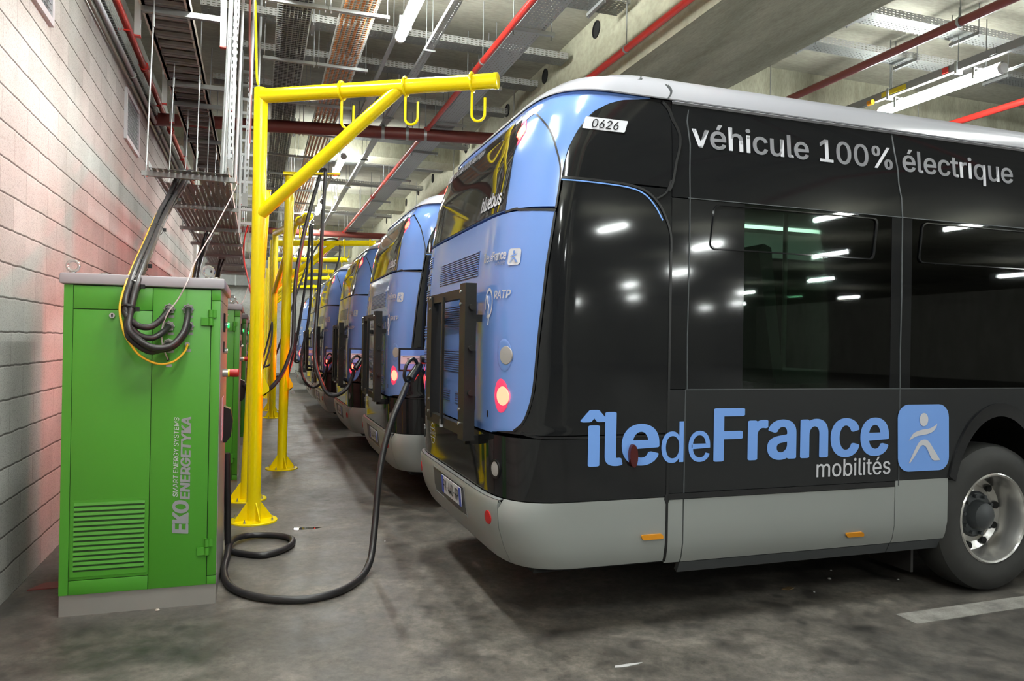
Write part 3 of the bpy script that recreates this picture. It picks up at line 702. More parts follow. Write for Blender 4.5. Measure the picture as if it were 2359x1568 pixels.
# end wall services
ed = thing('air_duct', (2.0, 36.0, 3.6), 'wide grey rectangular air duct across the pale end wall', 'duct')
MB().lohi((-6, 35.6, 3.95), (12, 36.2, 4.75)).build('duct_body', 'galvdark', ed, smooth=False)
for x in range(-5, 12, 2): MB().lohi((x, 35.58, 3.93), (x + .06, 36.22, 4.77)).build('duct_flange', 'galv', ed, smooth=False)
rd = thing('round_duct', (-3.5, 35.5, 3.2), 'thick round grey duct on the pale end wall, seen beside the first yellow post', 'duct')
MB().cyl((-6, 35.5, 3.2), (-1.0, 35.5, 3.2), .28, 20).build('duct_body', 'plastic', rd)
for x in (-5, -3, -1.5): MB().cyl((x, 35.5, 3.4), (x, 35.5, ZC), .01, 8).build('hanger_rod', 'galvdark', rd)

# ================================================================== BUSES
BW, BL = 1.16, 0.34
_ph = np.linspace(0, PI / 2, 400)
_pv = BW * np.sin(_ph) ** (2 / 8.); _pu = BL * (1 - np.cos(_ph) ** (2 / 2.2))
_ps = np.r_[0, np.cumsum(np.hypot(np.diff(_pv), np.diff(_pu)))]; SCN = float(_ps[-1])
RZ = [.30, .34, .42, .5, .6, .72, .745, .752, 1.08, 1.6, 2.0, 2.28, 2.6, 2.82, 2.92, 2.935, 2.98, 3.03, 3.034, 3.08, 3.12]
RU = [.16, .14, .08, .04, .01, 0, .008, .035, .025, .02, .035, .06, .115, .19, .265, .255, .295, .37, .43, .52, .80]
WZ = [.30, .34, .42, .5, 2.3, 2.7, 2.92, 2.935, 2.98, 3.03, 3.034, 3.08, 3.12]
WW = [1.09, 1.11, 1.145, 1.16, 1.16, 1.15, 1.13, 1.15, 1.142, 1.115, 1.08, 1.045, .93]
BEND = 10.9
def bru(z): return float(np.interp(z, RZ, RU))
def S(s, z):
    a = abs(s); sg = 1 if s >= 0 else -1
    if a <= SCN: v = float(np.interp(a, _ps, _pv)); u = float(np.interp(a, _ps, _pu))
    else: v = BW; u = BL + a - SCN
    u = min(u + bru(z), BEND + 0.3); v *= float(np.interp(z, WZ, WW)) / BW
    return Vector((u, -sg * v, z))
def NRM(s, z):
    e = .006
    n = (S(s + e, z) - S(s - e, z)).cross(S(s, z + e) - S(s, z - e))
    return n.normalized()
def SO(s, z, off=0.0): return S(s, z) + NRM(s, z) * off if off else S(s, z)
def sU(u, z): return SCN + u - BL - bru(z)

def lin(a, b, n): return [a + (b - a) * i / n for i in range(n + 1)]
def sheet(mb, rows, thick=0.02, off=0.0):
    """rows: list of rows of (s, z); front skin plus an inner skin and closed rims"""
    F = [[SO(s, z, off) for s, z in r] for r in rows]; B = [[SO(s, z, off - thick) for s, z in r] for r in rows]
    m, n = len(rows), len(rows[0]); vs = [p for r in F for p in r] + [p for r in B for p in r]; k = m * n
    fs = []
    for i in range(m - 1):
        for j in range(n - 1):
            a = i * n + j; fs.append((a, a + 1, a + n + 1, a + n)); fs.append((k + a, k + a + n, k + a + n + 1, k + a + 1))
    for j in range(n - 1):
        a = j; fs.append((a, k + a, k + a + 1, a + 1)); a = (m - 1) * n + j; fs.append((a, a + 1, k + a + 1, k + a))
    for i in range(m - 1):
        a = i * n; fs.append((a, a + n, k + a + n, k + a)); a = i * n + n - 1; fs.append((a, k + a, k + a + n, a + n))
    mb.add(vs, fs); return mb
def panel(zs, sl, sr, ns=24, thick=.02, off=0.0, mb=None, ts=None):
    ts = ts or lin(0, 1, ns)
    f = lambda q, z: q(z) if callable(q) else q
    return sheet(mb or MB(), [[(f(sl, z) + (f(sr, z) - f(sl, z)) * t, z) for t in ts] for z in zs], thick, off)
def ribbon(pts, wd, off, mb=None, n=6, th=.004):
    """thin raised strip following (s, z) points on the skin"""
    mb = mb or MB(); P = [Vector((a, b, 0)) for a, b in pts]; P = spline(P, n) if n > 1 else P
    L = []; R_ = []
    for i, p in enumerate(P):
        t = (P[min(i + 1, len(P) - 1)] - P[max(i - 1, 0)]); t.normalize(); nn = Vector((-t.y, t.x, 0)) * wd / 2
        L.append((p.x + nn.x, p.y + nn.y)); R_.append((p.x - nn.x, p.y - nn.y))
    return sheet(mb, [L, R_], th, off)
def skin(s0, z0, off, sgn=1): return lambda a, b: SO(s0 + sgn * a, z0 + b, off)

def make_bus():
    root = bpy.data.objects.new('electric_bus', None); COL.objects.link(root); root['_wl'] = [0, 0, 0]
    uA = .955                               # first body joint behind the rear quarter
    # --- blue rear: hood below the window and shoulder round it
    edge_z = [1.10, 1.12, 1.16, 1.222, 1.336, 1.562, 1.9, 2.268, 2.29]; edge_s = [.86, 1.055, 1.105, 1.137, 1.166, 1.187, 1.209, 1.231, 1.232]
    he = lambda z: float(np.interp(z, edge_z, edge_s))
    zs = [1.095, 1.10, 1.11, 1.12, 1.14, 1.16, 1.19, 1.222, 1.28, 1.336, 1.45, 1.562, 1.7, 1.9, 2.0, 2.1, 2.2, 2.283]
    hd = panel(zs, lambda z: -he(z), he, 60, .03).build('tail_hood', 'blue', root)
    sh_z = [2.298, 2.36, 2.466, 2.541, 2.62, 2.707, 2.78, 2.837, 2.875, 2.904, 2.925]; sh_s = [1.232, 1.232, 1.233, 1.236, 1.243, 1.258, 1.288, 1.328, 1.37, 1.43, 1.58]
    se = lambda z: float(np.interp(z, sh_z, sh_s))
    zs = sorted(set(lin(2.298, 2.926, 18) + [2.875, 2.9, 2.91, 2.918]))
    panel(zs, lambda z: -se(z), se, 64, .03).build('tail_shoulder', 'blue', root)
    # rear window, bonded over the shoulder
    wt = lambda z: float(np.interp(z, [2.31, 2.5, 2.78, 2.84], [.895, .885, .86, .80]))
    rw = panel(lin(2.305, 2.84, 14), lambda z: -wt(z), wt, 40, .006, .006).build('rear_window', 'rearglass', root)
    def window_text(*a): t_ = MB(); add_text(t_, *a); t_.build('window_lettering', 'decalw', rw, smooth=False)
    window_text('0626', skin(-.80, 2.765, .012), 0, 0, .17, .06, .04)
    window_text('véhicule 100% électrique', skin(-.60, 2.77, .012), 0, 0, .80, .05, .03)
    window_text('bluebus', skin(.50, 2.345, .012), 0, 0, .34, .085, .05)
    # gaps
    for q in (1, -1):
        g = MB()
        ribbon([(q * a, b) for a, b in ((.86, 2.80), (.93, 2.838), (.985, 2.82), (1.079, 2.744), (1.147, 2.66), (1.197, 2.569), (1.226, 2.466), (1.231, 2.29))], .009, .002, g)
        ribbon([(q * a, b) for a, b in ((.895, 2.30), (.87, 2.55), (.855, 2.80))], .008, .004, g, 4)
        ribbon([(q * a, b) for a, b in ((.90, 2.292), (1.0, 2.297), (1.04, 2.287), (1.231, 2.278))], .012, .003, g, 4)
        ribbon([(q * he(z), z) for z in (1.12, 1.16, 1.222, 1.336, 1.562, 1.9, 2.268)], .012, .001, g, 4)
        g.build('tail_gap', 'seam', root)
    # --- black quarter panels, both sides, and the wrap-round lower panel
    for q, nm in ((1, 'quarter_panel'), (-1, 'quarter_panel')):
        lo = lambda z: q * (he(z) + .012) if z < 2.29 else q * (1.245)
        zz = [1.105, 1.13, 1.16, 1.222, 1.336, 1.562, 1.9, 2.1, 2.268, 2.44]
        panel(zz, lo, lambda z: q * sU(uA, z), 26, .02).build(nm, 'black', root)
        zz = [2.45, 2.5, 2.541, 2.62, 2.707, 2.78, 2.837, 2.87, 2.904, 2.915, 2.925]
        panel(zz, lambda z: q * (se(z) + .004), lambda z: q * sU(uA, z), 26, .02).build('upper_quarter_panel', 'black', root)
    b = MB(); ribbon([(1.236, 2.440)] + [(sU(u, z), z) for u, z in ((.55, 2.436), (.70, 2.426), (.79, 2.397), (.855, 2.335), (.90, 2.265))], .007, .004, b); b.build('blue_pinstripe', 'decalb', root)
    panel(lin(.758, 1.085, 6), lambda z: -sU(uA, z), lambda z: sU(uA, z), 90, .02).build('lower_tail_panel', 'black', root)
    # --- silver bumper and skirts
    bp = panel([.40, .42, .46, .5, .55, .6, .66, .72, .735, .745], -.975, .975, 60, .04).build('rear_bumper', 'silver', root)
    sheet(MB(), [[(s, .746) for s in lin(-.975, .975, 40)], [(s, .7515) for s in lin(-.975, .975, 40)]], .004, .001).build('bumper_ledge', 'silver', bp)
    rc = MB()      # number plate niche
    for a, b_, c, d in ((-.36, .46, .715, .722), (-.36, .46, .54, .547), (-.36, -.35, .547, .715), (.45, .46, .547, .715)): panel([c, d], a, b_, 10, .004, .006, rc)
    rc.build('plate_niche_rim', 'silver', bp)
    panel([.547, .60, .66, .715], -.35, .45, 10, .002, .002).build('plate_niche', 'anth', bp)
    pl = panel([.595, .705], -.085, .40, 8, .006, .012).build('number_plate', 'platew', bp)
    panel([.595, .705], -.085, -.04, 2, .002, .0135).build('plate_end', 'plateblue', pl); panel([.595, .705], .355, .40, 2, .002, .0135).build('plate_end', 'plateblue', pl)
    tx = MB(); add_text(tx, 'FX-440-PP', skin(-.03, .615, .0145), 0, 0, .375, .072, .012); tx.build('plate_lettering', 'ink', pl, smooth=False)
    for s in (.87, -.85):
        o = S(s, .635); n = NRM(s, .635)
        MB().lathe([(.001, .006), (.036, .004), (.042, -.006)], o, n, 20).build('round_reflector', 'redrefl', bp)
    for q in (1, -1):
        skz = [.40, .42, .46, .5, .6, .7, .753]
        cb = panel(skz, q * .979, lambda z: q * sU(uA - .004, z), 24, .03).build('corner_skirt', 'silver', root)
        panel([.385, .42, .46, .5, .6, .7, .738], lambda z: q * sU(uA + .004, z), lambda z: q * sU(1.055, z), 3, .03).build('joint_skirt', 'silver', root)
        for u0, u1 in ((1.063, 2.55), (2.556, 2.983), (3.857, 6.3), (6.31, 8.683), (9.557, 10.9)):
            panel([.385, .42, .46, .5, .6, .7, .738] + ([.774] if u0 > 2.55 else []), lambda z: q * sU(u0, z), lambda z: q * sU(u1, z), 6, .03).build('side_skirt', 'silver', root)
            panel([.315, .34, .378], lambda z: q * sU(u0, z), lambda z: q * sU(u1, z), 4, .03, -.004).build('sill', 'anth', root)
        panel([.742, .772], lambda z: q * sU(uA + .004, z), lambda z: q * sU(2.55, z), 4, .02, .004).build('rub_rail', 'seam', root)
    for u, z in ((.865, .545), (2.25, .465)):
        s = sU(u, z); mk = MB(); mk.prism([(a - .065, b_ - .014) for a, b_ in rrect(.13, .028, .012, 4)], lambda a, b_, t: SO(s + a, z + b_, t), .001, .012); mk.build('side_marker', 'amber', root)
    # --- black side wall forward of the joint: lower band with wheel arches, window band, upper band
    AX = [3.42, 9.12]; AA, AB = .435, .725
    def arch(u):
        for a in AX:
            if abs(u - a) < AA: return max(.775, .49 + AB * math.sqrt(max(0, 1 - ((u - a) / AA) ** 2)))
        return .775
    us = sorted(set([uA + .004, 1.06, 1.5, 2, 2.55, 10.9] + lin(2.98, 3.86, 48) + [4.2, 5, 6, 7, 8] + lin(8.68, 9.56, 48) + [10]))
    for q in (1, -1):
        rows = []
        for t in lin(0, 1, 5): rows.append([(q * sU(u, 1.0), arch(u) + (1.34 - arch(u)) * t) for u in us])
        sheet(MB(), rows, .02).build('side_panel', 'blackm' if q > 0 else 'black', root)
        panel(lin(2.40, 2.925, 8), lambda z: q * sU(uA + .004, z), lambda z: q * sU(BEND, z), 10, .02).build('cantrail_panel', 'black', root)
        wins = ((1.43, 2.50), (2.66, 4.3), (4.46, 6.1), (6.26, 7.9), (8.06, 9.7))
        px_ = uA + .004
        for a, b_ in wins + ((BEND, BEND),):
            panel(lin(1.345, 2.395, 3), lambda z: q * sU(px_, z), lambda z: q * sU(a, z), 2, .012).build('window_pillar', 'black', root); px_ = b_
        for a, b_ in wins:
            wn = panel([1.345, 2.395], lambda z: q * sU(a + .001, z), lambda z: q * sU(b_ - .001, z), 2, .006, -.001).build('side_window', 'glass', root)
            fr = MB(); A = q * sU(a - .22 if a < 1.5 else a + .06, 2.25); B_ = q * sU(b_ - .13 if a < 1.5 else b_ - .06, 2.25)
            if A > B_: A, B_ = B_, A
            o_ = rrect(B_ - A, .255, .035, 5); i_ = [(x + (.007 if x < (B_ - A) / 2 else -.012), y + (.007 if y < .12 else -.007)) for x, y in o_]
            n_ = len(o_); vs = [SO(A + x, 2.125 + y, .008) for x, y in o_] + [SO(A + x, 2.125 + y, .008) for x, y in i_] + [SO(A + x, 2.125 + y, 0) for x, y in o_] + [SO(A + x, 2.125 + y, 0) for x, y in i_]
            fs = []
            for k in range(n_):
                j = (k + 1) % n_; fs += [(k, j, n_ + j, n_ + k), (2 * n_ + k, k, j, 2 * n_ + j)[::1], (n_ + k, n_ + j, 3 * n_ + j, 3 * n_ + k)]
            fr.add(vs, fs); fr.build('vent_window_frame', 'black', wn)
        # wheel arch lips
        for a in AX:
            lip = MB(); pts = []; pin = []
            for k in range(33):
                t = PI * (.128 + .744 * k / 32); c_, s_ = math.cos(t), math.sin(t)
                pts.append((a + c_ * (AA + .045), .49 + s_ * (AB + .03))); pin.append((a + c_ * (AA - .012), .49 + s_ * (AB - .055)))
            rows = [[(q * sU(x, 1.0), z) for x, z in pts], [(q * sU(x, 1.0), z) for x, z in pin]]
            sheet(lip, rows, .05, .012); lip.build('wheel_arch', 'black', root)
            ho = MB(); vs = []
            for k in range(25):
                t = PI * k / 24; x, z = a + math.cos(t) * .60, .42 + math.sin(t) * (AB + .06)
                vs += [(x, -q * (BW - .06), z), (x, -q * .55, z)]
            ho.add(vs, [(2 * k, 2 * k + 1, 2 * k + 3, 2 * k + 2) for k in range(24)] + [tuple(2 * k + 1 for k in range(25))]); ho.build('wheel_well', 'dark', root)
    # joints drawn as thin raised seals
    g = MB()
    ribbon([(sU(.955, z), z) for z in lin(.40, 2.14, 60)], .014, .003, g, 1)
    ribbon([(1.236, 2.452)] + [(sU(u, z), z) for u, z in ((.55, 2.449), (.71, 2.439), (.81, 2.408), (.88, 2.345), (.925, 2.265), (.95, 2.19), (.955, 2.1))], .012, .006, g)
    ribbon([(sU(.94, 2.45), 2.43), (sU(.965, 2.5), 2.5), (sU(1.0, 2.7), 2.72), (sU(.95, 2.86), 2.86), (sU(.90, 2.92), 2.922)], .014, .006, g)
    ribbon([(sU(.86, 2.38), 2.38), (sU(.92, 2.42), 2.42), (sU(.95, 2.49), 2.49)], .010, .006, g)
    ribbon([(1.10, 1.115), (1.16, 1.10), (1.25, 1.094), (1.6, 1.092), (sU(.955, 1.09), 1.092)], .012, .002, g)
    g.build('body_seals', 'seam', root)
    g = MB()
    for u in (1.06, 2.58, 4.38, 6.18): ribbon([(sU(u, z), z) for z in (.745, 1.34)], .007, .002, g, 1)
    for u in (2.58, 4.38, 6.18): ribbon([(sU(u - .07 * max(0, (z - 2.4)) * 2, z), z) for z in (1.34, 1.9, 2.4, 2.6, 2.8, 2.92)], .007, .004, g, 2)
    ribbon([(sU(1.06, 1.342), 1.342), (sU(6, 1.342), 1.342)], .006, .002, g, 1); ribbon([(sU(1.06, 2.40), 2.40), (sU(6, 2.40), 2.40)], .005, .003, g, 1)
    ribbon([(sU(1.07, z), z) for z in (1.34, 2.0, 2.4, 2.7, 2.92)], .006, .003, g, 2)
    g.build('panel_joints', 'anth', root)
    # --- roof
    for q in (1,):
        panel([2.932, 2.938, 2.95, 2.98, 3.01, 3.03], lambda z: -sU(BEND, z), lambda z: sU(BEND, z), 120, .03, 0, ts=[0, .2, .4] + lin(.42, .58, 90) + [.6, .8, 1]).build('roof_cove', 'white', root)
        panel([3.028, 3.034, 3.05, 3.08, 3.10, 3.12], lambda z: -sU(BEND, z), lambda z: sU(BEND, z), 120, .03, 0, ts=[0, .2, .4] + lin(.42, .58, 90) + [.6, .8, 1]).build('upper_roof', 'white', root)
    MB().lohi((.95, -.92, 3.10), (BEND, .92, 3.125)).lohi((2.5, -.7, 3.12), (7.5, .7, 3.18)).build('roof_deck', 'white', root, smooth=False)
    g = MB(); ribbon([(sU(.93, 2.94), 2.935), (sU(.95, 2.98), 2.98), (sU(.94, 3.03), 3.026)], .010, .002, g, 3); ribbon([(sU(.80, 3.04), 3.036), (sU(.82, 3.08), 3.08)], .010, .002, g, 2)
    g.build('roof_joint', 'anth', root)
    st = MB(); ribbon([(sU(.96, 2.925), 2.925), (sU(6, 2.925), 2.925)], .012, .008, st, 1); st.build('cantrail_strip', 'white', root)
    # --- front end cap, floor pan, interior
    MB().lohi((BEND - .03, -1.1, .40), (BEND + .02, 1.1, 2.95)).build('front_panel', 'black', root, smooth=False)
    MB().lohi((.22, -1.06, .37), (2.8, 1.06, .41)).lohi((2.8, -.55, .37), (4.06, .55, .41)).lohi((4.06, -1.06, .37), (8.5, 1.06, .41)).lohi((8.5, -.55, .37), (BEND, .55, .41)).build('floor_pan', 'dark', root, smooth=False)
    MB().lohi((1.0, -.52, .95), (BEND - .1, .52, 1.0)).lohi((1.0, -1.12, .95), (2.8, 1.12, .999)).lohi((4.06, -1.12, .95), (8.5, 1.12, .999)).lohi((9.76, -1.12, .95), (10.7, 1.12, .999)).build('interior_floor', 'interior', root, smooth=False)
    MB().lohi((.9, -1.12, .42), (.96, 1.12, 2.9)).build('bulkhead', 'interior', root, smooth=False)
    MB().lohi((1.0, -.98, 2.62), (BEND - .1, .98, 2.66)).lohi((1.0, -1.0, 2.40), (BEND - .1, -.96, 2.64)).lohi((1.0, .96, 2.40), (BEND - .1, 1.0, 2.64)).build('interior_ceiling', 'ceilin', root, smooth=False)
    il = MB().lohi((1.3, .60, 2.60), (BEND - .6, .66, 2.622)).build('interior_lamp', 'inlamp', root, smooth=False)
    for u in (1.75, 4.6, 5.5):
        st = MB(); st.prism([(0, 0), (.07, 0), (-.03, .78), (-.08, .80), (-.12, .76)], lambda a, b_, t: (u + a, t, 1.40 + b_), -1.02, -.60)
        so = st.build('seat', 'seat', root); MB().lohi((u + .02, -1.02, 1.36), (u + .45, -.60, 1.45), .02).build('seat_cushion', 'seat', so)
        MB().lohi((u + .1, -.9, 1.0), (u + .3, -.7, 1.37)).build('seat_plinth', 'interior', so, smooth=False)
    for u in (2.2, 3.6): MB().cyl((u, -.55, 1.0), (u, -.55, 2.62), .016, 10).build('grab_pole', 'steel', root)
    # --- louvres in the hood
    def louvre(a, b_, c, d, n):
        lv = panel([c, d], a, b_, 6, .004, .002).build('louvre_grille', 'blue_dark', root)
        sl = MB()
        for k in range(n):
            z = c + (d - c) * (k + .5) / n; panel([z - (d - c) / n * .10, z + (d - c) / n * .30], a + .008, b_ - .008, 6, .005, .0065, sl)
        sl.build('slats', 'blue', lv)
    louvre(-.41, .555, 1.968, 2.118, 11); louvre(-.37, .57, 1.68, 1.818, 10); louvre(-.36, .58, 1.39, 1.533, 10)
    louvre(-.35, -.02, 1.195, 1.268, 5); louvre(.11, .30, 1.195, 1.268, 5); louvre(.40, .58, 1.195, 1.268, 5)
    for z in (2.13, 2.005, 1.885): louvre(-.92, -.72, z, z + .085, 5)
    for z in (1.60, 1.42): louvre(-.92, -.76, z, z + .10, 5)
    # --- lamps
    def lamp(s, z, r, name, lens, lit=False, dish=True):
        o = S(s, z); n = NRM(s, z); ax = n
        lb = MB(); q_ = 1 if s > 0 else -1
        if dish:
            rows = []
            for e, of in ((1.0, .001), (.86, .004), (.55, .0015)):
                rows.append([(s - q_ * r * .35 * e + r * 1.25 * e * math.cos(2 * PI * k / 28), z + r * 1.75 * e * math.sin(2 * PI * k / 28), of) for k in range(28)])
            vs = [SO(a, b, of) for rw_ in rows for a, b, of in rw_]
            lb.add(vs, [(i * 28 + k, i * 28 + (k + 1) % 28, (i + 1) * 28 + (k + 1) % 28, (i + 1) * 28 + k) for i in range(2) for k in range(28)] + [tuple(56 + k for k in range(28))])
        else:
            lb.lathe([(r * 1.25, -.004), (r * 1.25, .006), (r * 1.0, .006)], o, ax, 28)
        lb = lb.build(name, 'pink' if lit else ('blue' if dish else 'seam'), root)
        ln = MB().lathe([(.001, .007), (r * .6, .0065), (r * .95, .005), (r, 0)], o, ax, 28).build('lens', lens, lb)
        if lit:
            ld = bpy.data.lights.new('lamp_glow', 'AREA'); ld.shape = 'DISK'; ld.size = r * 1.2; ld.spread = math.radians(75); ld.energy = RED_POWER; ld.color = (1.0, .06, .04)
            lo_ = bpy.data.objects.new('lamp_glow', ld); COL.objects.link(lo_); lo_.parent = lb
            lo_.location = o + ax * .035; lo_.rotation_mode = 'QUATERNION'; lo_.rotation_quaternion = Vector((0, 0, -1)).rotation_difference(Vector((-1, 0, -.02)))
    for q in (1, -1):
        lamp(q * .875, 2.745, .045, 'top_lamp', 'redled', True)
        lamp(q * .975, 1.30, .052, 'tail_lamp', 'redled', True)
        lamp(q * 1.0, 1.517, .050, 'indicator_lamp', 'lamplens')
        lamp(q * .90, .90, .042, 'reverse_lamp', 'lamplens', False, False)
    MB().prism([(a - .006, b_ - .018) for a, b_ in rrect(.012, .036, .005, 3)], lambda a, b_, t: SO(.80 + a, 1.19 + b_, t), .001, .003).build('latch_slot', 'seam', root)
    sl = MB(); s0 = sU(.735, .99)
    sl.prism([(.024 * math.cos(2 * PI * k / 16), .062 * math.sin(2 * PI * k / 16)) for k in range(16)], lambda a, b_, t: SO(s0 + a, .99 + b_, t), .001, .03); sl.build('side_lamp', 'darklens', root)
    # --- rack on the hood
    rk = MB().lohi((-.085, -.72, 1.03), (-.02, -.60, 1.915)).build('rear_rack', 'rackm', root, smooth=False)
    MB().lohi((-.085, .13, 1.08), (-.02, .26, 1.88)).build('post', 'rackm', rk, smooth=False)
    MB().lohi((-.075, -.62, 1.835), (-.035, .26, 1.89)).build('rail', 'rackm', rk, smooth=False)
    MB().lohi((-.075, -.62, 1.05), (-.035, .26, 1.11)).build('rail', 'rackm', rk, smooth=False)
    MB().lohi((-.09, -.20, 1.07), (-.075, -.17, 1.86)).build('rod', 'rackm', rk, smooth=False)
    for z in (1.12, 1.2, 1.8, 1.87):
        for v in (-.63, .16): MB().cyl((-.086, v, z), (-.094, v, z), .010, 10).build('bolt', 'chrome', rk)
    for z in (1.30, 1.55, 1.78): MB().cyl((-.05, -.72, z), (-.05, -.745, z), .016, 12).build('knob', 'rackm', rk)
    MB().lohi((-.05, -.64, 1.0), (.03, -.6, 1.05)).lohi((-.05, .16, 1.05), (.03, .22, 1.1)).lohi((-.05, -.68, 1.7), (.03, -.64, 1.74)).lohi((-.05, .18, 1.7), (.03, .22, 1.74)).build('mount', 'rackm', rk, smooth=False)
    MB().lohi((-.09, -.195, 1.05), (-.074, -.17, 1.10)).build('tag', 'decalw', rk, smooth=False)
    # --- charging flap, standing open behind the far corner
    fl = MB().box((-.0, 1.19, 1.433), (.22, .018, .185)).build('charging_flap', 'seam', root, smooth=False)
    MB().box((-.0, 1.180, 1.433), (.192, .004, .158)).build('flap_face', 'decalb', fl, smooth=False)
    MB().box((-.0, 1.1775, 1.433), (.190, .003, .066)).build('instruction_label', 'platew', fl, smooth=False)
    tl = MB(); tl.box((-.03, 1.1755, 1.455), (.10, .002, .005))
    for k in range(4): tl.box((.005 - .004 * (k % 2), 1.1755, 1.441 - .011 * k), (.10 - .012 * (k % 3), .002, .005))
    tl.build('label_print', 'ink', fl, smooth=False)
    MB().lohi((.09, 1.12, 1.40), (.13, 1.20, 1.46)).build('flap_hinge', 'seam', fl, smooth=False)
    MB().cyl((.10, .96, 1.44), (.02, .96, 1.44), .035, 18).build('charge_socket', 'seam', root)
    # --- lettering and emblems
    def tail_text(*a): t_ = MB(); add_text(t_, *a); t_.build('tail_lettering', 'decalw', root, smooth=False)
    tail_text('île', skin(.665, 2.032, .007), 0, 0, .085, .055, .03); tail_text('de', skin(.753, 2.032, .007), 0, 0, .052, .040, 0.0); tail_text('France', skin(.808, 2.032, .007), 0, 0, .155, .050, .06)
    tail_text('mobilités', skin(.855, 2.002, .007), 0, 0, .105, .022, 0.004)
    tail_text('RATP', skin(.865, 1.822, .007), 0, 0, .155, .042, .045, .15)
    def badge(s0, z0, w_, h_, mats, parent):
        sq = MB(); sq.add([SO(s0 + a, z0 + b_, .005) for a, b_ in rrect(w_, h_, min(w_, h_) * .2)], [tuple(range(28))]); bo = sq.build('emblem', mats[0], parent, smooth=False)
        fg = MB()
        for k in RUNNER.values(): fg.add([SO(s0 + a * w_, z0 + b_ * h_, .0075) for a, b_ in k], [tuple(range(len(k)))])
        fg.build('emblem_figure', mats[1], bo, smooth=False)
    badge(.98, 1.995, .09, .088, ('decalw', 'blue'), root)
    rg = MB(); N_ = 28
    for k in range(N_):
        t0, t1 = 2 * PI * k / N_, 2 * PI * (k + 1) / N_
        if 3.55 < t0 < 4.1: continue
        rg.add([SO(.79 + r * .055 * math.cos(t), 1.80 + r * .085 * math.sin(t), .005) for r, t in ((1, t0), (1, t1), (.80, t1), (.80, t0))], [(0, 1, 2, 3)])
    ribbon([(.745, 1.845), (.77, 1.83), (.775, 1.80), (.79, 1.785), (.785, 1.75), (.795, 1.715), (.79, 1.68)], .008, .006, rg, 3)
    rg.build('round_emblem', 'decalw', root, smooth=False)
    fr = MB()
    for k in range(20):
        t0, t1 = 2 * PI * k / 20, 2 * PI * (k + .6) / 20
        fr.add([SO(-.52 + r * .075 * math.cos(t), .925 + r * .075 * math.sin(t), .003) for r, t in ((1, t0), (1, t1), (.9, t1), (.9, t0))], [(0, 1, 2, 3)])
    add_text(fr, 'FRANCE', skin(-.575, .912, .003), 0, 0, .11, .028, .02); panel([.957, .962], -.575, -.465, 2, .001, .003, fr); panel([.892, .897], -.575, -.465, 2, .001, .003, fr)
    fr.build('origin_sticker', 'decalw', root, smooth=False)
    def side_text(body, x0, z0, wd, ht, mat, bold=0.0, nm='side_lettering'):
        t = MB(); u0 = x0 - 1.18; s_ = sU(u0, 1.0) if z0 < 2 else None
        fn = (lambda a, b_: SO(sU(u0 + a, z0 + b_), z0 + b_, .004))
        add_text(t, body, fn, 0, 0, wd, ht, bold); return t.build(nm, mat, root, smooth=False)
    side_text('île', 1.625, .945, .440, .285, 'decalb', .055)
    side_text('de', 2.095, .945, .305, .222, 'decalb', .008)
    side_text('France', 2.44, .945, 1.22, .285, 'decalb', .055)
    side_text('mobilités', 3.135, .822, .555, .105, 'decalw', .010)
    side_text('véhicule 100% électrique', 2.265, 2.690, 2.43, .137, 'decalw', .030)
    badge(sU(3.745 - 1.18, 1.0), .828, .415, .415, ('decalb', 'decalw'), root)
    zp = 2.755; u0 = 1.61 - 1.18
    npb = MB(); npb.prism(rrect(.245, .066, .006, 2), lambda a, b_, t: SO(sU(u0 + a, zp), 2.718 + b_, t), .001, .008); po = npb.build('fleet_plate', 'decalw', root, smooth=False)
    t = MB(); add_text(t, '0626', lambda a, b_: SO(sU(u0 + a, zp), 2.728 + b_, .0095), .045, 0, .155, .046, .008); t.build('fleet_lettering', 'ink', po, smooth=False)
    # --- wheels
    for a in AX:
        for q in (1, -1):
            c = (a, -q * (BW - .03), .485); ax = (0, -q, 0)
            wh = MB().lathe([(.300, -.25), (.42, -.27), (.465, -.235), (.483, -.19), (.485, -.06), (.470, -.015), (.43, .012), (.36, .016), (.300, .004), (.296, -.02)], c, ax, 56).build('wheel', 'tyre', root)
            MB().lathe([(.298, .004), (.290, .010), (.278, .004), (.268, -.03), (.258, -.10), (.245, -.155), (.20, -.175), (.19, -.155), (.155, -.14), (.15, -.15)], c, ax, 48).build('rim', 'chrome', wh)
            MB().lathe([(.152, -.15), (.14, -.125), (.10, -.12), (.085, -.06), (.06, -.045), (.001, -.042)], c, ax, 32).build('hub', 'anth', wh)
            for k in range(10 if q > 0 and a < 5 else 0):
                t = 2 * PI * k / 10 + .2
                MB().cyl((c[0] + .218 * math.cos(t), c[1] + q * .150, c[2] + .218 * math.sin(t)), (c[0] + .218 * math.cos(t), c[1] + q * .185, c[2] + .218 * math.sin(t)), .024, 14).build('hand_hole', 'dark', wh)
                t += .314; MB().cyl((c[0] + .128 * math.cos(t), c[1] + q * .10, c[2] + .128 * math.sin(t)), (c[0] + .128 * math.cos(t), c[1] + q * .14, c[2] + .128 * math.sin(t)), .013, 6).build('wheel_nut', 'anth', wh)
            if q > 0 and a < 5: MB().lohi((a + .0, c[1] + .2, .35), (a + .14, c[1] + .24, .62)).build('brake_part', 'redcap', wh, smooth=False)
        MB().cyl((a, -.9, .485), (a, .9, .485), .09, 12).build('axle', 'dark', root)
    MB().lohi((2.86, -1.0, .14), (2.88, -.66, .42)).build('mud_flap', 'rubber', root, smooth=False)
    return root

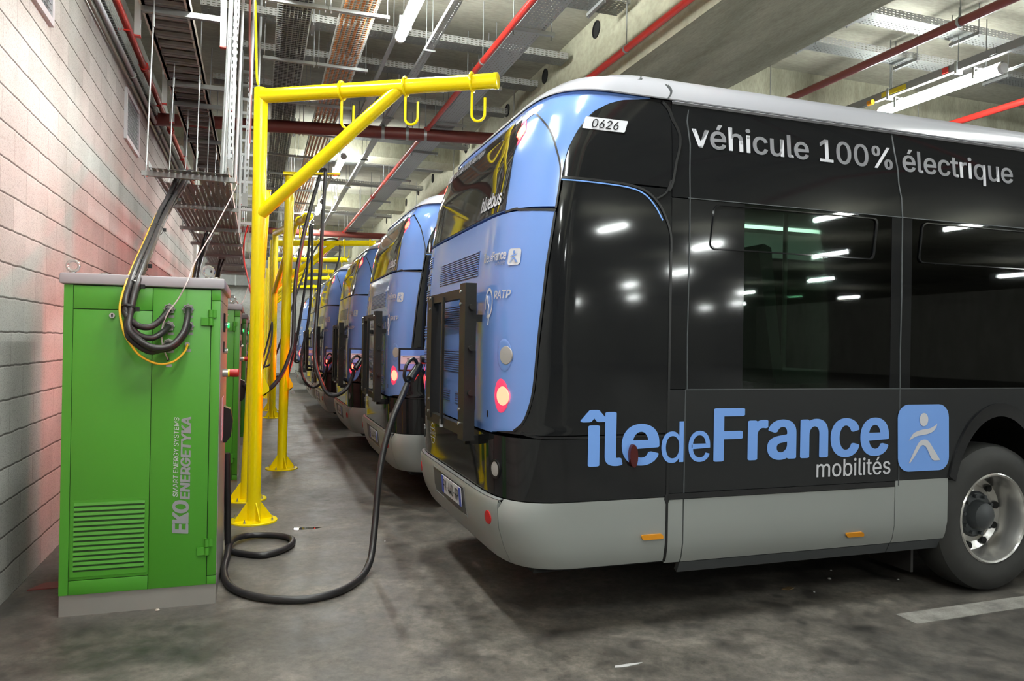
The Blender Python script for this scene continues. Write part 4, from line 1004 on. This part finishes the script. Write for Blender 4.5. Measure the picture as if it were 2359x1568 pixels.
BUS = make_bus()
bus_rows = ((1.18, 4.75, 0, 'big blue and black electric bus filling the photo, fleet number 0626 on its flank'),
            (1.17, 8.02, -.045, 'blue tailed bus parked directly behind the big lettered one'),
            (1.165, 11.35, -.09, 'blue tailed bus parked third in the row, its window mirroring yellow posts'),
            (1.09, 14.55, -.10, 'blue tailed bus parked fourth in the row, mostly hidden by the third'),
            (1.10, 17.85, -.12, 'pale blue tailed bus standing apart beyond the fourth one'),
            (1.12, 23.6, -.14, 'small far blue bus at the end of the row against the end wall'))
for i, (x, y, dz, lab) in enumerate(bus_rows):
    o = BUS if i == 0 else copy_tree(BUS)
    o.location = (x, y, dz); tag(o, lab, 'bus', 'electric buses parked in a row')
    for c in o.children:
        if c.name.split('.')[0] in ('wheel', 'axle', 'mud_flap'): c.location.z = -dz

# ================================================================== CHARGING CABINETS
CX0, CX1, CY, CD = -1.03, -.21, 4.77, 1.03
def make_cabinet():
    """built with its front lower corner region around (0, 0): x is across, y into the depth"""
    W_ = CX1 - CX0
    r = bpy.data.objects.new('charger_cabinet', None); COL.objects.link(r); r['_wl'] = [0, 0, 0]
    MB().lohi((.0, .012, 0), (W_, CD - .01, .118), 0).build('plinth', 'steel', r, smooth=False)
    MB().lohi((0, .006, .12), (W_, CD, 1.868)).build('body', 'greendark', r, smooth=False)
    sk = lambda a, b: MB().lohi((a[0], -.004, a[1]), (b[0], .010, b[1]), .002)
    MB().lohi((0, 0, .122), (.046, .012, 1.868)).build('corner_strip', 'green', r, smooth=False)
    sk((.049, 1.735), (.452, 1.866)).build('header_panel', 'green', r)
    lp = sk((.049, .205), (.452, 1.731)).build('service_panel', 'green', r)
    sk((.049, .122), (.452, .201)).build('toe_panel', 'green', r)
    fp = sk((.455, .122), (.766, 1.866)).build('cable_panel', 'green', r)
    sk((.770, .175), (W_, 1.80)).build('door_edge', 'green', r)
    sk((.770, 1.804), (W_, 1.866)).build('door_header', 'green', r); sk((.770, .122), (W_, .171)).build('door_sill', 'green', r)
    # louvres
    lv = MB().lohi((.056, -.006, .222), (.446, -.003, .655)).build('louvre_frame', 'green', lp, smooth=False)
    for k in range(14):
        z = .252 + k * .0278
        MB().lohi((.072, -.0072, z), (.430, -.0058, z + .0075)).build('slot', 'greendark', lv, smooth=False)
    fz = MB()
    for k in range(14):
        z = .252 + k * .0278; fz.prism([(0, .009), (-.006, .011), (-.002, .026), (0, .026)], lambda a, b, t: (t, -.006 + a, z + b), .070, .432)
    fz.build('slats', 'green', lv, smooth=False)
    lk_ = MB().cyl((.245, -.004, 1.70), (.245, -.016, 1.70), .015, 18).build('lock', 'chrome', lp); MB().lohi((.241, -.018, 1.692), (.249, -.015, 1.708)).build('key_slot', 'dark', lk_, smooth=False)
    # lid with lifting eyes
    MB().lohi((-.022, -.022, 1.872), (W_ + .022, CD + .025, 1.934), .012).build('lid', 'lid', r)
    for x, y in ((.03, .06), (W_ - .075, .06), (.03, CD - .06), (W_ - .075, CD - .06)):
        eb = MB().lathe([(.030 + .0085 * math.cos(t), .0085 * math.sin(t)) for t in [2 * PI * k / 10 for k in range(10)]], (x, y, 1.934 + .044), (0, 1, 0), 24, True).cyl((x, y, 1.932), (x, y, 1.942), .02, 12)
        eb.build('lifting_eye', 'chrome', r)
    # hinges
    for z in (1.70, .345):
        h = MB().lohi((.715, -.016, z - .045), (.775, -.005, z)).cyl((.768, -.012, z - .045), (.768, -.012, z), .014, 14)
        hn = h.build('hinge', 'green', r)
        MB().lohi((.765, -.016, z + .003), (.800, -.005, z + .048)).cyl((.768, -.012, z + .003), (.768, -.012, z + .048), .014, 14).build('knuckle', 'green', hn)
    # cable glands and their little plates
    for x, z in ((.543, 1.747), (.643, 1.748), (.541, 1.646), (.646, 1.648), (.542, 1.543)):
        gl = MB().lathe([(.001, .012), (.030, .012), (.030, 0), (.001, 0)], (x, -.004, z), (0, -1, 0), 8).lathe([(.022, .03), (.026, .026), (.026, .012), (.022, .012)], (x, -.004, z), (0, -1, 0), 20).build('cable_gland', 'chrome', fp)
        for k in range(8):
            t = 2 * PI * k / 8; MB().cyl((x + .028 * math.cos(t), -.004, z + .028 * math.sin(t)), (x + .028 * math.cos(t), -.020, z + .028 * math.sin(t)), .0045, 8).build('stud', 'chrome', gl)
        lb = MB().lohi((x - .006, -.0055, z - .052), (x + .026, -.0035, z - .036)).build('marker_plate', 'plastic', fp, smooth=False)
    MB().cyl((.643, -.004, 1.543), (.643, -.026, 1.543), .014, 14).build('earth_gland', 'chrome', fp)
    MB().cyl((.539, -.0035, 1.452), (.539, -.0055, 1.452), .008, 12).build('wire_hole', 'dark', fp)
    for x, z in ((.636, 1.498), (.535, 1.408)): MB().lohi((x - .006, -.0055, z), (x + .026, -.0035, z + .016)).build('marker_plate', 'plastic', fp, smooth=False)
    # painted lettering, reading upward
    up = lambda a, b: (.662 - b, -.0065, a)
    t = MB(); add_text(t, 'EKO', up, .437, 0, .185, .082, .085, .12); add_text(t, 'ENERGETYKA', lambda a, b: (.668 - b, -.0065, a), .635, 0, .478, .050, .085, .12)
    add_text(t, 'SMART ENERGY SYSTEMS', lambda a, b: (.604 - b, -.0065, a), .650, 0, .465, .026, 0, .12); t.build('lettering', 'decalw', fp, smooth=False)
    # the side towards the aisle: stainless door with its controls
    sd = MB().lohi((W_ - .004, .012, .18), (W_ + .004, CD - .06, 1.80)).build('side_door', 'steel', r, smooth=False)
    MB().lohi((W_ - .004, .006, .122), (W_ + .003, CD, .172)).lohi((W_ - .004, .006, 1.806), (W_ + .003, CD, 1.866)).build('side_trim', 'steel', r, smooth=False)
    cp = MB().lohi((W_ + .003, .32, 1.62), (W_ + .012, .46, 1.74)).build('control_plate', 'dark', sd, smooth=False)
    MB().cyl((W_ + .01, .43, 1.665), (W_ + .026, .43, 1.665), .02, 16).build('lamp_ring', 'chrome', cp); MB().cyl((W_ + .026, .43, 1.665), (W_ + .036, .43, 1.665), .017, 16).build('status_lamp', 'greenled', cp)
    ks = MB().cyl((W_ + .004, .40, 1.50), (W_ + .03, .40, 1.50), .018, 16).build('key_switch', 'chrome', sd); MB().lohi((W_ + .004, .37, 1.49), (W_ + .010, .40, 1.56)).build('switch_plate', 'dark', ks, smooth=False)
    es = MB().cyl((W_ + .003, .33, 1.36), (W_ + .036, .33, 1.36), .026, 18).build('stop_button', 'steel', sd)
    MB().cyl((W_ + .036, .33, 1.36), (W_ + .046, .33, 1.36), .026, 18).build('yellow_collar', 'yellow', es); MB().lathe([(.001, .0), (.024, 0), (.026, .02), (.026, .05), (.020, .056), (.001, .056)], (W_ + .046, .33, 1.36), (1, 0, 0), 18).build('red_head', 'redcap', es)
    MB().lohi((W_ + .003, .30, .93), (W_ + .007, .50, 1.20)).build('notice', 'sticker', sd, smooth=False)
    hb = MB(); hb.prism([(0, 0), (.045, -.02), (.06, -.10), (.05, -.20), (.02, -.24), (0, -.24)], lambda a, b, q: (W_ + .004 + a, q, 1.13 + b), .52, .64); hb.build('plug_holster', 'seam', sd)
    return r
CAB = make_cabinet()
cabs = ((CX0, CY, 'big green charging cabinet with white lettering and looped black cables on its front'),
        (CX0 + .035, CY + 3.42, 'second green charging cabinet, dusty pink lid, just behind the big lettered one'),
        (CX0 + .05, CY + 6.95, 'third green charging cabinet, a sliver between second cabinet and first yellow post'),
        (CX0 + .05, CY + 10.3, 'fourth green charging cabinet, hidden in line behind the others'))
for i, (x, y, lab) in enumerate(cabs):
    o = CAB if i == 0 else copy_tree(CAB)
    o.location = (x, y, 0); tag(o, lab, 'charging cabinet', 'green charging cabinets along the wall')

# supply cables: tray -> bundle -> glands
base = [(-.62, 7.32, 3.03), (-.64, 7.20, 3.00), (-.665, 7.08, 2.90), (-.690, 6.75, 2.72), (-.700, 6.3, 2.525), (-.700, 5.9, 2.352), (-.690, 5.5, 2.191), (-.672, 5.0, 2.01), (-.672, 4.72, 1.868), (-.684, 4.62, 1.735)]
cab_ends = (  # (offset in the bundle, low points, gland)
    ((-.022, .0), [(-.669, 4.60, 1.678), (-.631, 4.609, 1.643), (-.575, 4.637, 1.637), (-.529, 4.684, 1.676), (-.490, 4.745, 1.740)], 'upper gland of the nearer column'),
    ((.020, -.01), [(-.67, 4.565, 1.629), (-.626, 4.566, 1.57), (-.547, 4.575, 1.523), (-.461, 4.595, 1.534), (-.40, 4.64, 1.612), (-.384, 4.69, 1.70), (-.386, 4.745, 1.746)], 'upper gland beside the hinge'),
    ((-.018, .036), [(-.664, 4.61, 1.642), (-.625, 4.619, 1.59), (-.563, 4.647, 1.576), (-.513, 4.684, 1.609), (-.490, 4.745, 1.643)], 'middle gland of the nearer column'),
    ((.024, .032), [(-.674, 4.59, 1.617), (-.632, 4.60, 1.551), (-.557, 4.62, 1.511), (-.461, 4.65, 1.524), (-.405, 4.69, 1.59), (-.383, 4.745, 1.646)], 'middle gland beside the hinge'),
    ((.002, -.034), [(-.681, 4.585, 1.605), (-.642, 4.595, 1.546), (-.573, 4.625, 1.500), (-.518, 4.675, 1.512), (-.487, 4.745, 1.541)], 'lowest black gland'))
groups = []
proto_cables = []
for (ox, oz), low, where in cab_ends:
    spread = lambda k: 1.5 if k < 3 else (1.0 if k < 5 else .78)
    pts = [(x + ox * spread(k), y, z + oz * spread(k)) for k, (x, y, z) in enumerate(base)] + low
    o = MB().tube(spline(pts, 6), .0178, 12).build('supply_cable', 'cableblk')
    tag(o, 'black supply cable into the %s of the big cabinet' % where, 'cable', 'black supply cables of the big cabinet'); proto_cables.append(o)
ew = [(x - .038, y - .02, z + .01) for x, y, z in base] + [(-.700, 4.58, 1.617), (-.667, 4.59, 1.545), (-.613, 4.605, 1.473), (-.527, 4.63, 1.430), (-.451, 4.66, 1.444), (-.398, 4.70, 1.499), (-.386, 4.745, 1.541)]
o = MB().tube(spline(ew, 6), .0062, 10).build('earth_wire', 'earth'); proto_cables.append(o)
tag(o, 'yellow and green earth wire looping below the black cables on the big cabinet', 'cable')
for k, (i_, wd) in enumerate(((3, .056), (5, .050), (7, .044), (8, .043), (9, .043))):
    c = Vector(base[i_]); a = Vector(base[min(i_ + 1, 9)]) - Vector(base[i_ - 1]); 
    tie = MB().lathe([(wd * .86, -.006), (wd * .92, -.006), (wd * .92, .006), (wd * .86, .006)], c + Vector((0, 0, 0)), a, 20, True).lohi(c + Vector((wd * .9, -.01, -.012)), c + Vector((wd * .9 + .02, .01, .012)))
    tag(tie.build('cable_tie', 'seam'), ('black cable tie at the top of the bundle, just under the tray', 'black cable tie round the bundle between tray and lid', 'black cable tie round the bundle level with the lid edge',
        'black cable tie round the bundle just below the lid', 'black cable tie where the bundle fans out on the cabinet')[k], 'cable tie', 'ties on the black cable bundle')
tag(MB().tube(spline([(-.196, 7.0, 2.96), (-.21, 6.9, 2.86), (-.308, 5.9, 2.395), (-.378, 5.1, 2.063), (-.389, 4.72, 1.913), (-.436, 4.70, 1.803), (-.486, 4.69, 1.725), (-.518, 4.70, 1.635), (-.514, 4.70, 1.535), (-.491, 4.765, 1.452)], 8), .0042, 8).build('pale_wire', 'wirew'),
    'thin pale wire slanting down from the tray to the big lettered cabinet', 'cable')
for n_, (dx, dy, who) in enumerate(((.035, 3.42, 'second'), (.05, 6.95, 'third'))):
    for k, src in enumerate(proto_cables):
        c = src.copy(); COL.objects.link(c); c.location = (src.location.x + dx, src.location.y + dy, src.location.z)
        if k < 5: c['label'] = 'black supply cable dropping in a thick bundle to the %s cabinet' % who; c['group'] = 'black supply cables of the %s cabinet' % who
        else: c['label'] = 'yellow and green earth wire beside the black bundle of the %s cabinet' % who
tag(MB().tube(spline([(-.12, 9.9, 2.98), (-.13, 9.8, 2.7), (-.08, 9.4, 2.4), (-.14, 8.9, 2.05), (-.19, 8.5, 1.93), (-.30, 8.16, 1.8), (-.32, 8.13, 1.6)], 8), .0045, 8).build('pale_wire', 'wirew'), 'thin pale wire curling over the dusty lid of the second cabinet', 'cable')
tag(MB().tube(spline([(-.13, 9.7, 2.98), (-.17, 9.5, 2.75), (-.165, 9.3, 2.5), (-.11, 9.2, 2.25), (-.07, 9.1, 2.05)], 8), .009, 8).build('red_wire', 'redpipe'), 'red wire dangling from the tray behind the first yellow post', 'cable')

# ================================================================== YELLOW STANDS
def base_on(r, x, y, rad, pr, mat='yellow'):
    b = MB().lathe([(.001, .014), (rad - .003, .014), (rad, .011), (rad, 0), (.001, 0)], (x, y, 0), (0, 0, 1), 40).build('base_plate', mat, r)
    for k in range(4):
        a = k * PI / 2 + .35; c, s = math.cos(a), math.sin(a)
        MB().prism([(pr * .9, .012), (rad * .80, .012), (rad * .80, .03), (pr * .98, .17), (pr * .9, .17)], lambda u, v, t: (x + c * u - s * t, y + s * u + c * t, v), -.004, .004).build('gusset', mat, r, smooth=False)
        a += PI / 4
        for q in (0,):
            px, py = x + math.cos(a) * rad * .84, y + math.sin(a) * rad * .84
            bo = MB().cyl((px, py, .012), (px, py, .030), .010, 6).cyl((px, py, .030), (px, py, .046), .005, 8).build('bolt', 'chrome', r)
def hook_on(r, p, ad, rad, mat='yellow'):
    """ring over the arm, stem, and a J open along the arm direction"""
    d = Vector(ad).normalized(); p = Vector(p)
    h = MB().lathe([(rad + .002 + .011 * (1 + math.cos(t)), .011 * math.sin(t)) for t in [2 * PI * k / 8 for k in range(8)]], p, d, 24, True)
    pts = [p + Vector((0, 0, -rad - .01)), p + Vector((0, 0, -rad - .20))]
    for k in range(1, 13):
        t = PI * k / 12; pts.append(p + Vector((0, 0, -rad - .20 - .055 * math.sin(t))) + d * .055 * (1 - math.cos(t)))
    pts.append(pts[-1] + Vector((0, 0, .13)))
    h.tube(pts, .011, 10); return h.build('hook', mat, r)
def arm_stand(x, y, ax, ay, label, top=3.75, brace=(.6, 2.65), hooks=(.36, .63, .90), pr=.058, rad=.20, name='cable_arm_stand', tilt=0.0):
    r = thing(name, (x, y, 0), label, 'cable stand', 'yellow cable stands')
    base_on(r, x, y, rad, pr)
    za = top - .065
    po = MB().tube([(x, y, .012), (x, y, top)], pr, 28); po.build('post', 'yellow', r)
    A, B = Vector((x, y, za)), Vector((x + ax, y + ay, za + tilt)); d = (B - A).normalized()
    MB().cyl(A, B, .062, 28).build('arm', 'yellow', r)
    MB().lathe([(.062, -.03), (.066, -.03), (.066, .002), (.06, .006), (.001, .006)], B, d, 28).build('end_cap', 'yellow', r)
    if brace: 
        P = A + (B - A) * brace[0]
        MB().cyl((x, y, brace[1]), P - Vector((0, 0, .02)), .054, 24).build('brace', 'yellow', r)
    for h in hooks: hook_on(r, A + (B - A) * h, d, .062)
    return r
sA = arm_stand(-.006, 6.846, 1.796, -1.126, 'tall yellow stand with three hooks on its arm, nearest the big green cabinet')
def clamp_bracket(r, x, y, z, dx):
    b = MB(); b.prism([(0, 0), (.10, -.10), (.10, -.135), (.03, -.17), (0, -.17)], lambda a, c, t: (x + a * dx, y + t, z + c), -.05, -.044); b.prism([(0, 0), (.10, -.10), (.10, -.135), (.03, -.17), (0, -.17)], lambda a, c, t: (x + a * dx, y + t, z + c), .044, .05)
    b.prism([(.0, -.165), (.03, -.17), (.10, -.135), (.098, -.13)], lambda a, c, t: (x + a * dx, y + t, z + c), -.05, .05)
    b.build('cable_bracket', 'yellow', r, smooth=False)
clamp_bracket(sA, .048, 6.82, 1.26, .55)
rB = thing('plain_post', (-.085, 7.78, 0), 'plain yellow post almost hidden behind the nearest tall yellow stand', 'post', 'yellow cable stands')
base_on(rB, -.085, 7.78, .20, .055); MB().tube([(-.085, 7.78, .01), (-.03, 7.78, 1.5), (.05, 7.74, 3.03)], .053, 24).build('post', 'yellow', rB)
MB().box((.05, 7.74, 3.033), (.11, .11, .008)).build('top_plate', 'yellow', rB, smooth=False)
rC = thing('flat_bar_stand', (.305, 9.52, 0), 'yellow stand whose top is a flat bar with black cable slung over it', 'cable stand', 'yellow cable stands')
base_on(rC, .305, 9.52, .19, .056); MB().tube([(.305, 9.52, .01), (.345, 9.52, 3.57)], .056, 24).build('post', 'yellow', rC)
MB().lohi((.262, 9.44, 3.572), (.43, 9.60, 3.587)).build('top_plate', 'yellow', rC, smooth=False)
MB().prism([(.262, 9.56), (.92, 9.36), (.92, 9.28), (.262, 9.48)], lambda a, b, t: (a, b, t), 3.587, 3.612).build('flat_bar', 'yellow', rC, smooth=False)
for a in range(2): MB().prism([(0, 0), (.07, 0), (0, -.10)], lambda u, v, t: (.38 + u, 9.5 + t, 3.572 + v), -.02 + .04 * a, -.014 + .04 * a).build('gusset', 'yellow', rC, smooth=False)
clamp_bracket(rC, .37, 9.49, 1.13, .5)
MB().cyl((.42, 9.49, .93), (.42, 9.55, .93), .022, 14).build('clamp_screw', 'chrome', rC)
arm_stand(.306, 15.66, .50, -2.45, 'yellow stand whose foreshortened arm with open hooks points at the viewer', hooks=(.5, .75, .93), brace=(.62, 2.5), rad=.19)
arm_stand(.285, 17.27, 2.1, -.98, 'yellow stand with a long level arm crossing in front of the farther arms', hooks=(.45, .70, .95), rad=.19)
arm_stand(.30, 20.95, 1.9, -.97, 'yellow stand behind the long level arm, a black cable loop over its arm end', hooks=(.4, .68, .93), rad=.19)
arm_stand(.26, 24.3, 2.0, -.64, 'fourth yellow arm stand down the aisle, its arm thin above the far bus', hooks=(.5, .9), rad=.19)
arm_stand(.24, 28.4, 2.1, -2.3, 'fifth yellow arm stand down the aisle', hooks=(.6, .95), rad=.19)
arm_stand(.22, 32.2, 2.1, -1.5, 'last yellow arm stand against the end wall', hooks=(.9,), rad=.19)

# ================================================================== CHARGING CABLES
def plug_on(root, P, D, R_=.0235):
    """D-shaped grip, barrel and cap; P is the mouth at the socket, D points back along the cable"""
    P, D = Vector(P), Vector(D).normalized()
    MB().cyl(P, P + D * .15, .030, 18, .036).build('plug_barrel', 'seam', root)
    up = Vector((0, 0, 1)); sd = (up - D * up.dot(D)).normalized()
    pts = [P + D * .015 + sd * .02, P + D * .02 + sd * .085, P + D * .10 + sd * .105, P + D * .175 + sd * .07, P + D * .19 + sd * .02, P + D * .155]
    MB().tube(spline(pts, 6), .013, 10).build('plug_grip', 'seam', root)
    MB().cyl(P + D * .02 - sd * .05, P + D * .05 - sd * .05, .035, 16).build('dust_cap', 'seam', root)
def cable(pts, r, label, plug=None, group='charging cables', name='charging_cable'):
    root = thing(name, pts[0], label, 'cable', group)
    MB().tube(spline(pts, 8), r, 12).build('cable_sheath', 'cableblk', root)
    if plug: plug_on(root, *plug)
    return root
cable([(-.196, 5.78, .75), (-.185, 5.80, .4), (-.175, 5.81, .08), (-.13, 5.80, .026), (.05, 5.665, .025), (.17, 5.73, .025), (.255, 5.86, .025), (.285, 6.0, .025), (.255, 6.12, .025), (.15, 6.215, .025), (-.015, 6.245, .028), (-.125, 6.10, .05), (-.165, 5.85, .074),
       (-.175, 5.60, .045), (-.183, 5.31, .026), (-.125, 4.98, .025), (.044, 4.74, .025), (.29, 4.635, .025), (.502, 4.72, .025), (.66, 4.93, .028), (.743, 5.10, .07), (.779, 5.20, .15), (.814, 5.30, .37), (.840, 5.36, .602), (.883, 5.42, .81), (.953, 5.48, 1.017), (1.026, 5.54, 1.162), (1.075, 5.58, 1.26)], .0235,
      'thick black charging cable looped on the floor and plugged into the big lettered bus', ((1.185, 5.66, 1.405), (-.11, -.08, -.145)))
cable([(-.165, 8.75, 1.05), (-.12, 8.7, 1.06), (-.02, 8.45, 1.02), (.053, 8.3, 1.017), (.15, 8.4, 1.06), (.265, 8.6, 1.201), (.35, 8.8, 1.40), (.387, 8.9, 1.56), (.398, 9.0, 1.95), (.42, 9.1, 2.34), (.501, 9.2, 2.825), (.60, 9.32, 3.25), (.678, 9.40, 3.54), (.700, 9.41, 3.63), (.722, 9.38, 3.655), (.742, 9.28, 3.62), (.74, 9.26, 3.5), (.715, 9.25, 2.9), (.703, 9.25, 2.43), (.668, 9.2, 1.9), (.64, 9.05, 1.5), (.65, 8.95, 1.28),
       (.708, 8.9, 1.088), (.77, 8.88, .97), (.849, 8.88, .931), (.94, 8.92, .96), (1.02, 8.96, 1.03), (1.07, 8.96, 1.15), (1.09, 8.95, 1.24)], .023,
      'black charging cable slung over the flat yellow bar and plugged into the second bus', ((1.18, 8.94, 1.36), (-.11, -.06, -.15)))
cable([(.30, 12.0, 1.0), (.45, 12.2, 1.0), (.60, 12.5, 1.6), (.74, 12.9, 2.5), (.80, 13.05, 3.2), (.815, 13.1, 3.50), (.835, 13.12, 3.52), (.85, 13.1, 3.4), (.845, 13.0, 2.54), (.80, 12.9, 1.9), (.70, 12.7, 1.40), (.675, 12.6, 1.15), (.715, 12.5, .95), (.80, 12.5, .83), (.908, 12.5, .81), (1.0, 12.45, .90), (1.06, 12.35, 1.08), (1.08, 12.3, 1.2)], .022,
      'black charging cable hung from the hook of the arm that points at the viewer', ((1.17, 12.27, 1.32), (-.11, -.06, -.15)))
cable([(.0, 16.2, 1.0), (.3, 16.3, 1.1), (.6, 16.4, 2.0), (1.0, 16.7, 3.2), (1.3, 16.75, 3.72), (1.62, 16.62, 3.74), (1.66, 16.6, 3.4), (1.55, 16.6, 3.0)], .02, 'black charging cable arched over the long level yellow arm')
cable([(-.1, 15.0, .8), (.1, 14.9, 1.0), (.25, 15.2, 1.5), (.27, 15.55, 1.9), (.23, 15.6, 1.7), (.1, 15.2, 1.2), (-.1, 15.1, 1.05)], .018, 'black cable loop hanging beside the far green cabinets')

# ================================================================== SMALL THINGS ON THE FLOOR
tag(MB().prism([(-.02, -.06), (.30, -.055), (.30, .06), (.09, .075), (.04, .06)], lambda a, b, t: (-1.30 + a, 5.39 + b, t), 0, .006).build('floor_plate', 'darkred', smooth=False), 'flat dull red plate on the floor between block wall and big cabinet', 'plate')
sp = MB(); sp.prism([(-.06, -.008), (.0, -.014), (.07, -.004), (.10, .006), (.03, .012), (-.05, .010)], lambda a, b, t: (1.746 + a, 3.304 + b, t), .0005, .003)
tag(sp.build('paper_strip', 'paper', smooth=False), 'torn strip of white paper on the floor at the bottom of the photo', 'litter')
lf = MB(); lf.prism([(-.05, 0), (-.02, .025), (.02, .02), (.055, .005), (.03, -.018), (-.01, -.022)], lambda a, b, t: (3.318 + a, 4.043 + b, t + .004 * math.sin(a * 60)), .004, .007)
tag(lf.build('dry_leaf', 'leaf'), 'dry brown leaf on the floor under the big bus', 'leaf')
pb_ = MB(); pb_.lathe([(.001, .012), (.009, .010), (.013, .004), (.011, 0)], (-.52, 4.745, 0), (0, 0, 1), 8)
tag(pb_.build('pebble', 'cream'), 'small tan pebble at the foot of the big green cabinet', 'pebble')
pu = MB(); pu.prism([(-.10, -.03), (-.02, -.05), (.10, -.04), (.15, -.005), (.06, .02), (.0, .03), (-.08, .02)], lambda a, b, t: (.40 + a, 6.48 + b, t), .0002, .0012)
tag(pu.build('water_patch', plain('standing_water', (.03, .03, .03), .03, var=0), smooth=False), 'small shiny wet patch on the floor past the first yellow base plate', 'puddle')
for i, (x, y, sc_) in enumerate(((3.75, 4.15, 1), (3.9, 4.3, .6), (3.45, 3.95, .5), (.98, 5.9, .5), (4.2, 4.0, .7))):
    c = MB().lathe([(.001, .010 * sc_), (.010 * sc_, .007 * sc_), (.014 * sc_, 0)], (x, y, 0), (0, 0, 1), 7)
    tag(c.build('grit_crumb', 'paper'), ('pale crumb on the floor in front of the bus wheel', 'pale crumb in the shade of the big bus', 'tiny pale crumb under the big bus beside the leaf', 'tiny pale crumb on the floor past the rising charging cable', 'pale crumb near the bay line')[i], 'litter', 'crumbs on the floor')
